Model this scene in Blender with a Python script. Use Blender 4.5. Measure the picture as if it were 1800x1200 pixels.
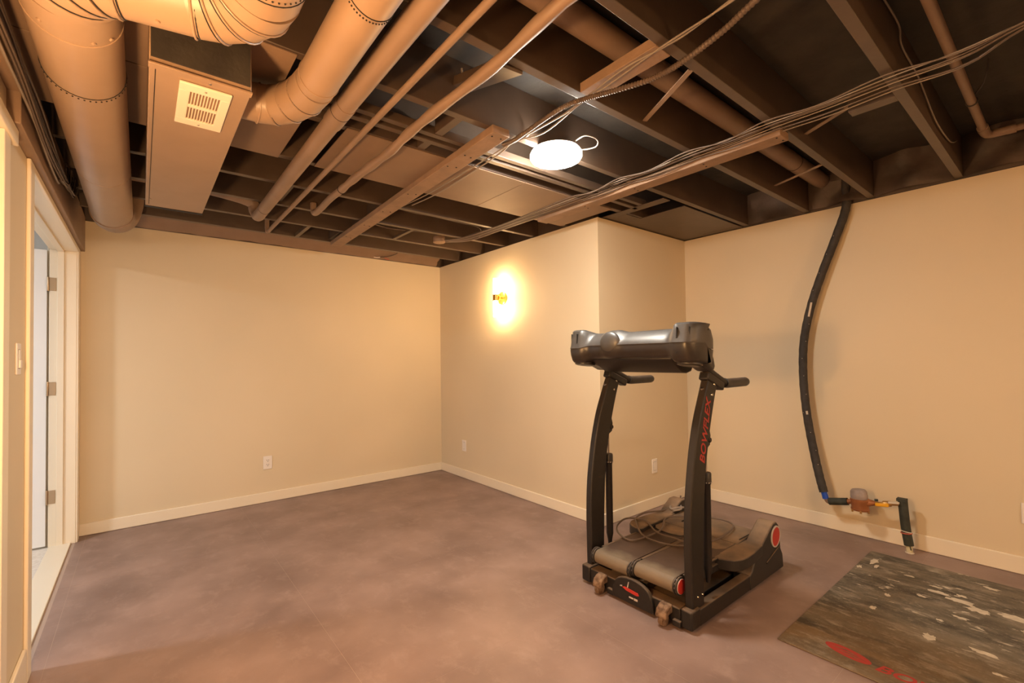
import bpy, bmesh, math, random
from mathutils import Vector, Matrix, noise
random.seed(7)
PI = math.pi
for o in list(bpy.data.objects): bpy.data.objects.remove(o)
S = bpy.context.scene
COL = S.collection

# ------------------------------------------------------------------ camera
cam = bpy.data.cameras.new('camera')
cam.sensor_width = 36.0
cam.lens = 803.66 * 36.0 / 1800.0
cam.shift_x = (900 - 886.69) / 1800.0
cam.shift_y = (615.82 - 600) / 1800.0
cam.clip_start = 0.02
cam_o = bpy.data.objects.new('camera', cam); COL.objects.link(cam_o)
_p, _y, _r = 0.0187, 0.6717, -0.0122
fw = Vector((math.sin(_y)*math.cos(_p), math.cos(_y)*math.cos(_p), math.sin(_p)))
rt = Vector((math.cos(_y), -math.sin(_y), 0)); up = rt.cross(fw)
r2 = rt*math.cos(_r) + up*math.sin(_r); u2 = up*math.cos(_r) - rt*math.sin(_r)
cam_o.matrix_world = Matrix(((r2.x, u2.x, -fw.x, 0), (r2.y, u2.y, -fw.y, 0), (r2.z, u2.z, -fw.z, 1.24), (0, 0, 0, 1)))
S.camera = cam_o

# ------------------------------------------------------------------ world, exposure, lamps of the part of the room behind the camera
w = bpy.data.worlds.new('world'); S.world = w; w.use_nodes = True
w.node_tree.nodes['Background'].inputs[0].default_value = (1.0, 0.85, 0.7, 1)
w.node_tree.nodes['Background'].inputs[1].default_value = 0.05
S.view_settings.view_transform = 'Standard'
S.view_settings.look = 'None'
S.view_settings.gamma = 1.0
S.view_settings.use_curve_mapping = False
S.view_settings.exposure = 0.98
S.cycles.max_bounces = 12; S.cycles.diffuse_bounces = 8
S.cycles.sample_clamp_indirect = 6.0

def area(name, loc, size, energy, color, rot=(0, 0, 0)):
    l = bpy.data.lights.new(name, 'AREA'); l.shape = 'DISK'; l.size = size; l.energy = energy; l.color = color
    o = bpy.data.objects.new(name, l); o.location = loc; o.rotation_euler = rot; COL.objects.link(o)
    return o
def point(name, loc, r, energy, color):
    l = bpy.data.lights.new(name, 'POINT'); l.shadow_soft_size = r; l.energy = energy; l.color = color
    o = bpy.data.objects.new(name, l); o.location = loc; COL.objects.link(o)
    return o
LED = (1.0, 0.84, 0.66)
WARM = (1.0, 0.56, 0.24)
area('lamp_behind_near', (0.9, -1.2, 2.26), 0.26, 12, LED)
area('lamp_behind_far', (2.9, -1.9, 2.26), 0.26, 12, LED)
point('sconce_behind_left', (-0.26, 1.02, 1.32), 0.06, 44, WARM)
point('sconce_behind', (1.5, -2.9, 1.8), 0.06, 38, WARM)
area('adjoining_room_lamp', (-1.95, 3.20, 2.25), 0.22, 24, (0.92, 0.95, 1.0))
LED_EMIT = 100.0
SCONCE_EMIT = 78.0

# ------------------------------------------------------------------ materials
def mat(name, c1, rough=0.6, c2=None, scale=4.0, detail=4.0, bump=0.0, bscale=60.0, metal=0.0, dust=None, dust_amt=0.0, spec=0.5, lo=0.35, hi=0.65):
    m = bpy.data.materials.new(name); m.use_nodes = True
    nt = m.node_tree; N = nt.nodes; L = nt.links
    b = N['Principled BSDF']
    b.inputs['Roughness'].default_value = rough; b.inputs['Metallic'].default_value = metal
    b.inputs['Specular IOR Level'].default_value = spec
    tc = N.new('ShaderNodeTexCoord')
    out = None
    if c2 is not None:
        nz = N.new('ShaderNodeTexNoise'); nz.inputs['Scale'].default_value = scale; nz.inputs['Detail'].default_value = detail
        L.new(tc.outputs['Object'], nz.inputs['Vector'])
        rp = N.new('ShaderNodeValToRGB'); rp.color_ramp.elements[0].position = lo; rp.color_ramp.elements[1].position = hi
        rp.color_ramp.elements[0].color = (*c1, 1); rp.color_ramp.elements[1].color = (*c2, 1)
        L.new(nz.outputs['Fac'], rp.inputs['Fac']); out = rp.outputs['Color']
    else:
        rgb = N.new('ShaderNodeRGB'); rgb.outputs[0].default_value = (*c1, 1); out = rgb.outputs[0]
    if dust is not None:      # settled dust lies on faces that look up
        g = N.new('ShaderNodeNewGeometry'); sp = N.new('ShaderNodeSeparateXYZ'); L.new(g.outputs['Normal'], sp.inputs[0])
        mr = N.new('ShaderNodeMapRange'); mr.inputs['From Min'].default_value = 0.35; mr.inputs['From Max'].default_value = 0.95
        L.new(sp.outputs['Z'], mr.inputs['Value'])
        n2 = N.new('ShaderNodeTexNoise'); n2.inputs['Scale'].default_value = 9; n2.inputs['Detail'].default_value = 6
        L.new(tc.outputs['Object'], n2.inputs['Vector'])
        m2 = N.new('ShaderNodeMapRange'); m2.inputs['From Min'].default_value = 0.3; m2.inputs['From Max'].default_value = 0.65
        m2.inputs['To Min'].default_value = 0.35; L.new(n2.outputs['Fac'], m2.inputs['Value'])
        mu = N.new('ShaderNodeMath'); mu.operation = 'MULTIPLY'; L.new(mr.outputs[0], mu.inputs[0]); L.new(m2.outputs[0], mu.inputs[1])
        m3 = N.new('ShaderNodeMath'); m3.operation = 'MULTIPLY'; m3.inputs[1].default_value = dust_amt; L.new(mu.outputs[0], m3.inputs[0])
        mx = N.new('ShaderNodeMix'); mx.data_type = 'RGBA'; L.new(m3.outputs[0], mx.inputs['Factor'])
        L.new(out, mx.inputs['A']); mx.inputs['B'].default_value = (*dust, 1); out = mx.outputs['Result']
        mr2 = N.new('ShaderNodeMapRange'); mr2.inputs['To Min'].default_value = rough; mr2.inputs['To Max'].default_value = 0.9
        L.new(m3.outputs[0], mr2.inputs['Value']); L.new(mr2.outputs[0], b.inputs['Roughness'])
    L.new(out, b.inputs['Base Color'])
    if bump > 0:
        nb = N.new('ShaderNodeTexNoise'); nb.inputs['Scale'].default_value = bscale; nb.inputs['Detail'].default_value = 3
        L.new(tc.outputs['Object'], nb.inputs['Vector'])
        bp = N.new('ShaderNodeBump'); bp.inputs['Strength'].default_value = bump; bp.inputs['Distance'].default_value = 0.01
        L.new(nb.outputs['Fac'], bp.inputs['Height']); L.new(bp.outputs['Normal'], b.inputs['Normal'])
    return m
def emit(name, color, strength):
    m = bpy.data.materials.new(name); m.use_nodes = True
    b = m.node_tree.nodes['Principled BSDF']
    b.inputs['Base Color'].default_value = (0.9, 0.9, 0.9, 1)
    b.inputs['Emission Color'].default_value = (*color, 1); b.inputs['Emission Strength'].default_value = strength
    return m

M = {}
M['wall'] = mat('beige_wall_paint', (0.655, 0.55, 0.385), 0.55, (0.685, 0.575, 0.405), 1.2, 2, 0.02, 220)
M['trim'] = mat('cream_trim_paint', (0.78, 0.69, 0.54), 0.4)
M['white'] = mat('white_plastic', (0.80, 0.74, 0.68), 0.35)
M['hall_wall'] = mat('pale_wall_paint', (0.75, 0.74, 0.72), 0.6)
M['hall_floor'] = mat('pale_speckled_floor', (0.62, 0.55, 0.47), 0.6, (0.75, 0.69, 0.61), 40, 4)
M['door'] = mat('white_door_paint', (0.80, 0.79, 0.77), 0.4)
M['joist'] = mat('brown_black_joist_paint', (0.070, 0.046, 0.032), 0.40, (0.086, 0.057, 0.040), 7, 5, 0.05, 40, spec=0.75)
M['deck'] = mat('black_deck_paint', (0.026, 0.021, 0.017), 0.7, (0.040, 0.033, 0.026), 9, 6, 0.25, 30)
M['duct'] = mat('tan_brown_duct_paint', (0.30, 0.20, 0.13), 0.42, (0.33, 0.22, 0.145), 5, 4, 0.03, 25)
M['pipe'] = mat('brown_pipe_paint', (0.235, 0.155, 0.105), 0.5, (0.27, 0.18, 0.125), 6, 4)
M['board'] = mat('brown_board_paint', (0.24, 0.155, 0.10), 0.7, (0.30, 0.19, 0.125), 12, 5, 0.15, 60)
M['panel'] = mat('brown_sheet_panel_paint', (0.21, 0.135, 0.088), 0.6, (0.24, 0.155, 0.10), 4, 4, 0.05, 20)
M['cable'] = mat('dusty_brown_cable', (0.12, 0.085, 0.066), 0.5)
M['cable_dark'] = mat('dark_cable', (0.05, 0.04, 0.035), 0.6)
M['cable_pale'] = mat('pale_cable', (0.26, 0.215, 0.18), 0.5)
M['register'] = mat('cream_register_paint', (0.82, 0.70, 0.56), 0.4)
M['dark'] = mat('dark_recess', (0.012, 0.010, 0.009), 0.8)
M['black'] = mat('black_moulded_plastic', (0.022, 0.019, 0.018), 0.40, (0.032, 0.027, 0.024), 30, 3, dust=(0.17, 0.12, 0.085), dust_amt=0.75)
M['console'] = mat('lit_grey_console_plastic', (0.050, 0.046, 0.044), 0.42, (0.066, 0.060, 0.056), 18, 4, 0.01, 160, spec=0.7)  # upper shell: lamp reflection put into a lighter grey
M['console_low'] = mat('shaded_console_plastic', (0.026, 0.021, 0.019), 0.36, (0.034, 0.028, 0.025), 18, 4)  # darker copy of the console plastic, shade of the lower shell in its colour
M['frame'] = mat('black_powder_coat', (0.011, 0.0085, 0.0075), 0.48, (0.015, 0.0115, 0.010), 40, 3, dust=(0.22, 0.135, 0.075), dust_amt=0.8, spec=0.5)
M['belt'] = mat('dusty_belt', (0.042, 0.022, 0.015), 0.6, (0.085, 0.047, 0.031), 6, 7, 0.06, 120, lo=0.3, hi=0.7)
def belt_dust(m):     # a worn band of grey dust where the belts roll over the front
    nt = m.node_tree; N = nt.nodes; L = nt.links; b = N['Principled BSDF']; col = b.inputs['Base Color'].links[0].from_socket
    tc = [n for n in N if n.type == 'TEX_COORD'][0]; sx = N.new('ShaderNodeSeparateXYZ'); L.new(tc.outputs['Object'], sx.inputs[0])
    nz = N.new('ShaderNodeTexNoise'); nz.inputs['Scale'].default_value = 12; nz.inputs['Detail'].default_value = 8; L.new(tc.outputs['Object'], nz.inputs['Vector'])
    ad = N.new('ShaderNodeMath'); ad.operation = 'MULTIPLY_ADD'; ad.inputs[1].default_value = 0.16; L.new(nz.outputs['Fac'], ad.inputs[0]); L.new(sx.outputs['X'], ad.inputs[2])
    mr = N.new('ShaderNodeMapRange'); mr.inputs['From Min'].default_value = -0.31; mr.inputs['From Max'].default_value = -0.39; mr.inputs['To Max'].default_value = 0.85; L.new(ad.outputs[0], mr.inputs['Value'])
    mx = N.new('ShaderNodeMix'); mx.data_type = 'RGBA'; L.new(mr.outputs[0], mx.inputs['Factor']); L.new(col, mx.inputs['A']); mx.inputs['B'].default_value = (0.20, 0.155, 0.105, 1)
    L.new(mx.outputs['Result'], b.inputs['Base Color'])
belt_dust(M['belt'])
M['hood'] = mat('dusty_hood_plastic', (0.022, 0.019, 0.018), 0.5, dust=(0.31, 0.205, 0.125), dust_amt=0.9)
M['red'] = mat('red_plastic', (0.50, 0.035, 0.025), 0.4)
M['redprint'] = mat('red_print', (0.42, 0.035, 0.03), 0.55)
M['whiteprint'] = mat('white_print', (0.5, 0.45, 0.42), 0.6)
M['rust'] = mat('rusty_caster', (0.09, 0.045, 0.022), 0.8, (0.26, 0.165, 0.10), 45, 6)
M['foam'] = mat('black_foam_insulation', (0.028, 0.024, 0.022), 0.75, (0.045, 0.038, 0.034), 25, 5, 0.25, 90)
M['foam_g'] = mat('green_black_foam_insulation', (0.020, 0.024, 0.018), 0.7, (0.04, 0.044, 0.034), 18, 4, 0.2, 70)
M['copper'] = mat('bronze_meter_body', (0.33, 0.125, 0.05), 0.38, (0.45, 0.18, 0.075), 14, 4, 0.15, 80, metal=0.5)
M['brass'] = mat('aged_brass', (0.50, 0.30, 0.12), 0.35, metal=0.8)
M['gold'] = mat('gold_metal', (0.75, 0.42, 0.12), 0.25, metal=0.9)
M['nickel'] = mat('satin_bronze_hinge', (0.48, 0.36, 0.24), 0.35, metal=0.8)
M['steel'] = mat('steel_rod', (0.55, 0.50, 0.46), 0.25, metal=1.0)
M['meter_lid'] = mat('grey_meter_lid', (0.25, 0.20, 0.18), 0.5, (0.32, 0.26, 0.24), 20, 3)
M['blue'] = mat('blue_fitting', (0.01, 0.07, 0.45), 0.4)
M['yellow'] = mat('yellow_handle', (0.75, 0.36, 0.01), 0.4)
M['cream'] = mat('cream_pipe', (0.50, 0.44, 0.27), 0.5, (0.62, 0.55, 0.36), 30, 4)
M['redwire'] = mat('red_wire', (0.45, 0.09, 0.05), 0.5)
M['splash'] = mat('dried_plaster', (0.50, 0.43, 0.33), 0.8, (0.60, 0.53, 0.41), 40, 4)
M['paper'] = mat('pale_tape', (0.6, 0.52, 0.42), 0.7)
M['insul'] = mat('dark_insulation_wrap', (0.055, 0.040, 0.033), 0.6, (0.10, 0.07, 0.055), 5, 5, 0.5, 14)
M['led'] = emit('lamp_diffuser', (1.0, 0.92, 0.79), LED_EMIT)
M['tube'] = emit('sconce_tube', (1.0, 0.63, 0.30), SCONCE_EMIT)

def floor_mat():
    m = mat('mauve_brown_floor', (0.185, 0.122, 0.104), 0.45, (0.325, 0.222, 0.188), 2.6, 11, 0.03, 90, lo=0.30, hi=0.72)
    nt = m.node_tree; N = nt.nodes; L = nt.links
    b = N['Principled BSDF']; col = b.inputs['Base Color'].links[0].from_socket
    tc = [n for n in N if n.type == 'TEX_COORD'][0]
    mp = N.new('ShaderNodeMapping'); mp.inputs['Scale'].default_value = (1.3, 1.0, 1.0); L.new(tc.outputs['Object'], mp.inputs[0])
    n2 = N.new('ShaderNodeTexNoise'); n2.inputs['Scale'].default_value = 7; n2.inputs['Detail'].default_value = 10; n2.inputs['Roughness'].default_value = 0.7
    n2.inputs['Distortion'].default_value = 0.25
    L.new(mp.outputs[0], n2.inputs['Vector'])
    r = N.new('ShaderNodeMapRange'); r.inputs['From Min'].default_value = 0.52; r.inputs['From Max'].default_value = 0.80; r.inputs['To Max'].default_value = 0.55
    L.new(n2.outputs['Fac'], r.inputs['Value'])
    mx = N.new('ShaderNodeMix'); mx.data_type = 'RGBA'; L.new(r.outputs[0], mx.inputs['Factor']); L.new(col, mx.inputs['A'])
    mx.inputs['B'].default_value = (0.41, 0.295, 0.25, 1); L.new(mx.outputs['Result'], b.inputs['Base Color'])
    return m
M['floor'] = floor_mat()
M['grout'] = mat('pale_floor_joint', (0.40, 0.30, 0.24), 0.7)

def mat_mat():
    m = bpy.data.materials.new('stained_rubber_mat'); m.use_nodes = True
    nt = m.node_tree; N = nt.nodes; L = nt.links; b = N['Principled BSDF']; b.inputs['Roughness'].default_value = 0.62
    tc = N.new('ShaderNodeTexCoord')
    def nz(scale, det, rough=0.5, sc=(1, 1, 1), loc=(0, 0, 0), dist=0.0):
        mp = N.new('ShaderNodeMapping'); mp.inputs['Scale'].default_value = sc; mp.inputs['Location'].default_value = loc
        L.new(tc.outputs['Object'], mp.inputs[0])
        n = N.new('ShaderNodeTexNoise'); n.inputs['Scale'].default_value = scale; n.inputs['Detail'].default_value = det
        n.inputs['Roughness'].default_value = rough; n.inputs['Distortion'].default_value = dist
        L.new(mp.outputs[0], n.inputs['Vector']); return n.outputs['Fac']
    def rng(s, a, c, d=1.0):
        r = N.new('ShaderNodeMapRange'); r.inputs['From Min'].default_value = a; r.inputs['From Max'].default_value = c; r.inputs['To Max'].default_value = d
        L.new(s, r.inputs['Value']); return r.outputs[0]
    def mix(f, a, c):
        x = N.new('ShaderNodeMix'); x.data_type = 'RGBA'; L.new(f, x.inputs['Factor'])
        if isinstance(a, tuple): x.inputs['A'].default_value = (*a, 1)
        else: L.new(a, x.inputs['A'])
        if isinstance(c, tuple): x.inputs['B'].default_value = (*c, 1)
        else: L.new(c, x.inputs['B'])
        return x.outputs['Result']
    def mul(a, c):
        x = N.new('ShaderNodeMath'); x.operation = 'MULTIPLY'; L.new(a, x.inputs[0]); L.new(c, x.inputs[1]); return x.outputs[0]
    st = (1.5, 0.55, 1)
    base = mix(rng(nz(4.0, 9, 0.65, sc=st), 0.36, 0.64), (0.040, 0.034, 0.026), (0.195, 0.160, 0.115))
    sx = N.new('ShaderNodeSeparateXYZ'); L.new(tc.outputs['Object'], sx.inputs[0])
    near = rng(sx.outputs['X'], -0.10, -0.62)
    base = mix(mul(rng(nz(3.2, 6, 0.6, loc=(3, 1, 0), sc=st), 0.34, 0.56, 0.95), near), base, (0.20, 0.120, 0.052))
    base = mix(rng(nz(5.2, 3, loc=(7, 2, 0), sc=st), 0.58, 0.68, 0.8), base, (0.028, 0.025, 0.020))
    base = mix(rng(nz(11, 10, 0.75, loc=(1, 5, 0), sc=st), 0.51, 0.70, 0.8), base, (0.40, 0.345, 0.27))
    base = mix(rng(nz(90, 3, 0.6), 0.55, 0.75, 0.35), base, (0.30, 0.25, 0.19))
    pos = rng(sx.outputs['X'], -0.45, 0.10)
    base = mix(mul(rng(nz(17, 8, 0.66, sc=st, loc=(2.3, 0.4, 0), dist=0.3), 0.605, 0.645, 0.9), pos), base, (0.56, 0.49, 0.38))
    L.new(base, b.inputs['Base Color'])
    nb = nz(160, 2); bp = N.new('ShaderNodeBump'); bp.inputs['Strength'].default_value = 0.25; bp.inputs['Distance'].default_value = 0.004
    L.new(nb, bp.inputs['Height']); L.new(bp.outputs['Normal'], b.inputs['Normal'])
    return m
M['mat'] = mat_mat()

# ------------------------------------------------------------------ mesh builder
class MB:
    def __init__(s): s.v = []; s.f = []
    def add(s, vs, fs):
        k = len(s.v); s.v += [Vector(q) for q in vs]; s.f += [[i + k for i in f] for f in fs]; return s
    def box(s, lo, hi, rot=None):
        x0, y0, z0 = lo; x1, y1, z1 = hi
        vs = [Vector(q) for q in ((x0,y0,z0),(x1,y0,z0),(x1,y1,z0),(x0,y1,z0),(x0,y0,z1),(x1,y0,z1),(x1,y1,z1),(x0,y1,z1))]
        if rot is not None:
            c = sum(vs, Vector()) / 8; vs = [c + rot @ (q - c) for q in vs]
        return s.add(vs, [(0,3,2,1),(4,5,6,7),(0,1,5,4),(1,2,6,5),(2,3,7,6),(3,0,4,7)])
    def bar(s, a, b, wx, wz, upv=(0, 0, 1)):     # rectangular bar from a to b
        a = Vector(a); b = Vector(b); d = (b - a).normalized(); sd = d.cross(Vector(upv)).normalized(); u = sd.cross(d)
        vs = []
        for q in (a, b):
            for i, j in ((-1,-1),(1,-1),(1,1),(-1,1)): vs.append(q + sd*(i*wx/2) + u*(j*wz/2))
        return s.add(vs, [(3,2,1,0),(4,5,6,7),(0,1,5,4),(1,2,6,5),(2,3,7,6),(3,0,4,7)])
    def prism(s, poly, axis, lo, hi):
        n = len(poly); vs = []
        for h in (lo, hi):
            for p, q in poly:
                vs.append({'x': (h, p, q), 'y': (p, h, q), 'z': (p, q, h)}[axis])
        fs = [tuple(range(n))[::-1], tuple(range(n, 2*n))] + [(i, (i+1) % n, n + (i+1) % n, n + i) for i in range(n)]
        return s.add(vs, fs)
    def rings(s, rs, caps=True, closed=False):   # loft between equal rings
        n = len(rs[0]); vs = [q for r in rs for q in r]; fs = []
        m = len(rs)
        for k in range(m if closed else m - 1):
            a = k*n; b = ((k+1) % m)*n
            for i in range(n): fs.append((a+i, a+(i+1) % n, b+(i+1) % n, b+i))
        if caps and not closed: fs += [tuple(range(n))[::-1], tuple(range((m-1)*n, m*n))]
        return s.add(vs, fs)
    def tube(s, path, r, n=12, caps=True, mitre=False):
        P = [Vector(q) for q in path]; m = len(P); rad = r if isinstance(r, (list, tuple)) else [r]*m
        T = []
        for i in range(m):
            a = (P[i] - P[i-1]).normalized() if i else None; b = (P[i+1] - P[i]).normalized() if i < m-1 else None
            t = (a or b) if (a is None or b is None) else (a + b).normalized()
            T.append((t, 1.0 if (a is None or b is None or not mitre) else 1/max(0.3, t.dot(a)), (b - a) if (a is not None and b is not None) else None))
        t0 = T[0][0]; u = Vector((0,0,1)) if abs(t0.z) < 0.9 else Vector((1,0,0))
        u = (u - t0*u.dot(t0)).normalized(); R = []
        for i in range(m):
            t, k, bend = T[i]
            u = (u - t*u.dot(t)).normalized(); v = t.cross(u)
            ring = []
            bd = bend.normalized() if bend is not None and bend.length > 1e-4 else None
            for j in range(n):
                q = (u*math.cos(2*PI*j/n) + v*math.sin(2*PI*j/n))*rad[i]
                if bd is not None and k > 1.0: q += bd*(q.dot(bd)*(k - 1))
                ring.append(P[i] + q)
            R.append(ring)
        return s.rings(R, caps)
    def lathe(s, prof, origin, axis, n=24, caps=True):
        o = Vector(origin); a = Vector(axis).normalized(); u = Vector((0,0,1)) if abs(a.z) < 0.9 else Vector((1,0,0))
        u = (u - a*u.dot(a)).normalized(); v = a.cross(u)
        R = [[o + a*h + (u*math.cos(2*PI*j/n) + v*math.sin(2*PI*j/n))*max(r, 1e-4) for j in range(n)] for r, h in prof]
        return s.rings(R, caps)
    def torus(s, c, axis, R, r, n=32, k=8):
        c = Vector(c); a = Vector(axis).normalized(); u = Vector((0,0,1)) if abs(a.z) < 0.9 else Vector((1,0,0))
        u = (u - a*u.dot(a)).normalized(); v = a.cross(u); RR = []
        for j in range(n):
            d = u*math.cos(2*PI*j/n) + v*math.sin(2*PI*j/n)
            RR.append([c + d*(R + r*math.cos(2*PI*i/k)) + a*(r*math.sin(2*PI*i/k)) for i in range(k)])
        return s.rings(RR, closed=True)

ROOT = {}
def link(name, me, m, parent=None, loc=(0,0,0), bevel=0.0, smooth=True, sharp=38):
    o = bpy.data.objects.new(name, me); COL.objects.link(o)
    me.materials.clear(); me.materials.append(M[m] if isinstance(m, str) else m)
    if parent is not None: o.parent = parent; ROOT[o.name] = ROOT[parent.name]
    else: o.location = loc; ROOT[o.name] = Vector(loc)
    if smooth:
        for p in me.polygons: p.use_smooth = True
        me.set_sharp_from_angle(angle=math.radians(sharp))
    if bevel:
        b = o.modifiers.new('bevel', 'BEVEL'); b.width = bevel; b.segments = 2; b.limit_method = 'ANGLE'; b.angle_limit = math.radians(40)
    return o
def build(mb, name, m, parent=None, loc=(0,0,0), bevel=0.0, smooth=True, sharp=38):
    off = ROOT[parent.name] if parent is not None else Vector(loc)
    me = bpy.data.meshes.new(name); me.from_pydata([tuple(q - off) for q in mb.v], [], mb.f); me.validate()
    bm = bmesh.new(); bm.from_mesh(me); bmesh.ops.recalc_face_normals(bm, faces=bm.faces); bm.to_mesh(me); bm.free()
    return link(name, me, m, parent, loc, bevel, smooth, sharp)
def thing(name, label, cat, loc, group=None):
    o = bpy.data.objects.new(name, None); o.empty_display_size = 0.1; COL.objects.link(o); o.location = loc; ROOT[o.name] = Vector(loc)
    return tag(o, label, cat, group)
def tag(o, label, cat, group=None):
    o['label'] = label; o['category'] = cat
    if group: o['group'] = group
    return o
def struct(mb, name, m, parent=None, bevel=0.0, loc=(0,0,0)):
    o = build(mb, name, m, parent, loc, bevel); o['kind'] = 'structure'; return o
def smooth_path(P, k=6):     # Catmull-Rom
    P = [Vector(q) for q in P]; out = []
    for i in range(len(P) - 1):
        p0 = P[max(i-1, 0)]; p1 = P[i]; p2 = P[i+1]; p3 = P[min(i+2, len(P)-1)]
        for j in range(k):
            t = j/k
            out.append(0.5*((2*p1) + (p2-p0)*t + (2*p0-5*p1+4*p2-p3)*t*t + (3*p1-p0-3*p2+p3)*t**3))
    out.append(P[-1]); return out
def text_mesh(txt, size, extrude, shear=0.0, bold=0.0):
    cu = bpy.data.curves.new('t', 'FONT'); cu.body = txt; cu.size = size; cu.extrude = extrude; cu.shear = shear; cu.offset = bold
    o = bpy.data.objects.new('t', cu); COL.objects.link(o); bpy.context.view_layer.update()
    me = bpy.data.meshes.new_from_object(o.evaluated_get(bpy.context.evaluated_depsgraph_get()))
    bpy.data.objects.remove(o); bpy.data.curves.remove(cu); return me
def put_text(name, txt, size, origin, xdir, ydir, m, parent, shear=0.0, bold=0.0, stretch=1.0, extrude=0.0006):
    me = text_mesh(txt, size, extrude, shear, bold)
    X = Vector(xdir).normalized(); Y = Vector(ydir).normalized(); Z = X.cross(Y); off = ROOT[parent.name]; o_ = Vector(origin)
    for v in me.vertices:
        v.co = o_ - off + X*(v.co.x*stretch) + Y*v.co.y + Z*v.co.z
    me.name = name
    return link(name, me, m, parent, smooth=False)

# ------------------------------------------------------------------ the shell
XE, XB, XD, YA, YC, YF, H = -0.357, 2.663, 3.869, 4.515, 2.215, -3.2, 2.29
ZJ, ZD = 2.30, 2.535
fl = struct(MB().box((XE-0.12, YF-0.12, -0.05), (XD+0.12, YA+0.12, -0.0004)), 'floor', 'grout')
tx = [XE] + [-0.307 + 0.975*k for k in range(0, 5)] + [XD]
ty = [YF]
k0 = math.ceil((YF - 1.585)/0.975)
while 1.585 + 0.975*k0 < YA:
    ty.append(1.585 + 0.975*k0); k0 += 1
ty.append(YA)
tx = [a for a in tx if a <= XD]; g = 0.0007
for i in range(len(tx)-1):
    for j in range(len(ty)-1):
        if tx[i+1]-tx[i] < 0.01 or ty[j+1]-ty[j] < 0.01: continue
        if tx[i] > XB and ty[j] > YC: continue
        x1 = tx[i+1]; y1 = ty[j+1]
        build(MB().box((tx[i]+g, ty[j]+g, -0.003), (x1-g, y1-g, 0.0)), 'floor_tile', 'floor', fl, smooth=False)
struct(MB().box((XE-0.12, YA, 0), (XB+0.12, YA+0.12, H)), 'wall_back', 'wall')
struct(MB().box((XB, YC, 0), (XB+0.12, YA, H)), 'wall_bump_left', 'wall')
struct(MB().box((XB+0.12, YC, 0), (XD, YC+0.12, H)), 'wall_bump_front', 'wall')
struct(MB().box((XD, YF, 0), (XD+0.12, YA, H)), 'wall_right', 'wall')
struct(MB().box((XE-0.12, YF-0.12, 0), (XD+0.12, YF, ZD)), 'wall_front', 'wall')
DY0, DY1, DH = 2.65, 4.37, 2.03
struct(MB().box((XE-0.12, YF, 2.06), (XE, 2.23, 2.17)).box((XE-0.12, YF, 0), (XE, DY0, 2.06)).box((XE-0.12, DY1+0.02, 0), (XE, YA, 2.06)).box((XE-0.12, DY0, DH+0.02), (XE, DY1+0.02, 2.06)), 'wall_left', 'wall')
def bboard(name, lo, hi):
    return struct(MB().box(lo, hi), name, 'trim', bevel=0.004)
bboard('baseboard_back', (XE, YA-0.014, 0.001), (XB, YA, 0.088))
bboard('baseboard_bump_left', (XB-0.014, YC-0.014, 0.001), (XB, YA-0.014, 0.088))
bboard('baseboard_bump_front', (XB, YC-0.014, 0.001), (XD, YC, 0.088))
bboard('baseboard_right', (XD-0.014, YF, 0.001), (XD, YC-0.014, 0.100))
bboard('baseboard_left', (XE, 2.22, 0.001), (XE+0.014, 2.555, 0.145))
bboard('baseboard_front', (XE, YF, 0.001), (XD, YF+0.014, 0.09))

# door to the next room
d = struct(MB().box((XE-0.135, DY1, 0), (XE+0.003, DY1+0.02, DH)).box((XE-0.135, DY0-0.0, 0), (XE+0.003, DY0+0.02, DH)).box((XE-0.135, DY0, DH), (XE+0.003, DY1+0.02, DH+0.02)), 'door_1', 'trim', bevel=0.002)
build(MB().box((XE-0.095, DY1-0.010, 0), (XE-0.06, DY1, DH)).box((XE-0.095, DY0, DH-0.012), (XE-0.06, DY1, DH)), 'door_stop', 'trim', d, bevel=0.002)
build(MB().box((XE, DY1+0.002, 0), (XE+0.014, DY1+0.085, DH+0.03)), 'casing', 'trim', d, bevel=0.004)
build(MB().box((XE, DY0-0.075, 0), (XE+0.014, DY0+0.004, DH+0.03)), 'casing', 'trim', d, bevel=0.004)
build(MB().box((XE, DY0+0.004, DH+0.0), (XE+0.013, DY1+0.002, DH+0.03)), 'casing', 'trim', d, bevel=0.003)
build(MB().box((XE-0.13, DY0+0.02, 0.0), (XE-0.02, DY1, 0.010)), 'threshold', 'trim', d, bevel=0.003)
build(MB().box((XE-0.98, DY1+0.008, 0.012), (XE-0.147, DY1+0.043, DH-0.005)), 'door_slab', 'door', d, bevel=0.002)
for z in (1.79, 1.075, 0.34):
    h = build(MB().box((XE-0.135, DY1-0.004, z-0.045), (XE-0.10, DY1, z+0.045)).box((XE-0.157, DY1+0.02, z-0.045), (XE-0.14, DY1+0.024, z+0.045)), 'hinge', 'nickel', d, bevel=0.003)
    build(MB().lathe([(0.006, -0.048), (0.0065, -0.046), (0.0065, 0.046), (0.006, 0.048)], (XE-0.141, DY1-0.004, z), (0, 0, 1), 12), 'hinge_barrel', 'nickel', h)
build(MB().box((XE-0.150, DY1+0.044, 0), (XE-0.120, DY1+0.12, DH+0.05)), 'hall_casing', 'trim', d, bevel=0.003)
# second opening nearer the camera: casing with a square head block, closed slab
d2 = struct(MB().box((XE-0.05, 1.20, 0.0), (XE-0.01+0.012, 2.13, 2.0)), 'door_2', 'door', bevel=0.002)
build(MB().box((XE, 2.13, 0), (XE+0.014, 2.215, 2.0)), 'casing', 'trim', d2, bevel=0.003)
build(MB().box((XE, 1.115, 0), (XE+0.014, 1.20, 2.0)), 'casing', 'trim', d2, bevel=0.003)
build(MB().box((XE, 1.07, 2.0), (XE+0.022, 2.285, 2.055)), 'head_casing', 'trim', d2, bevel=0.003)
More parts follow.
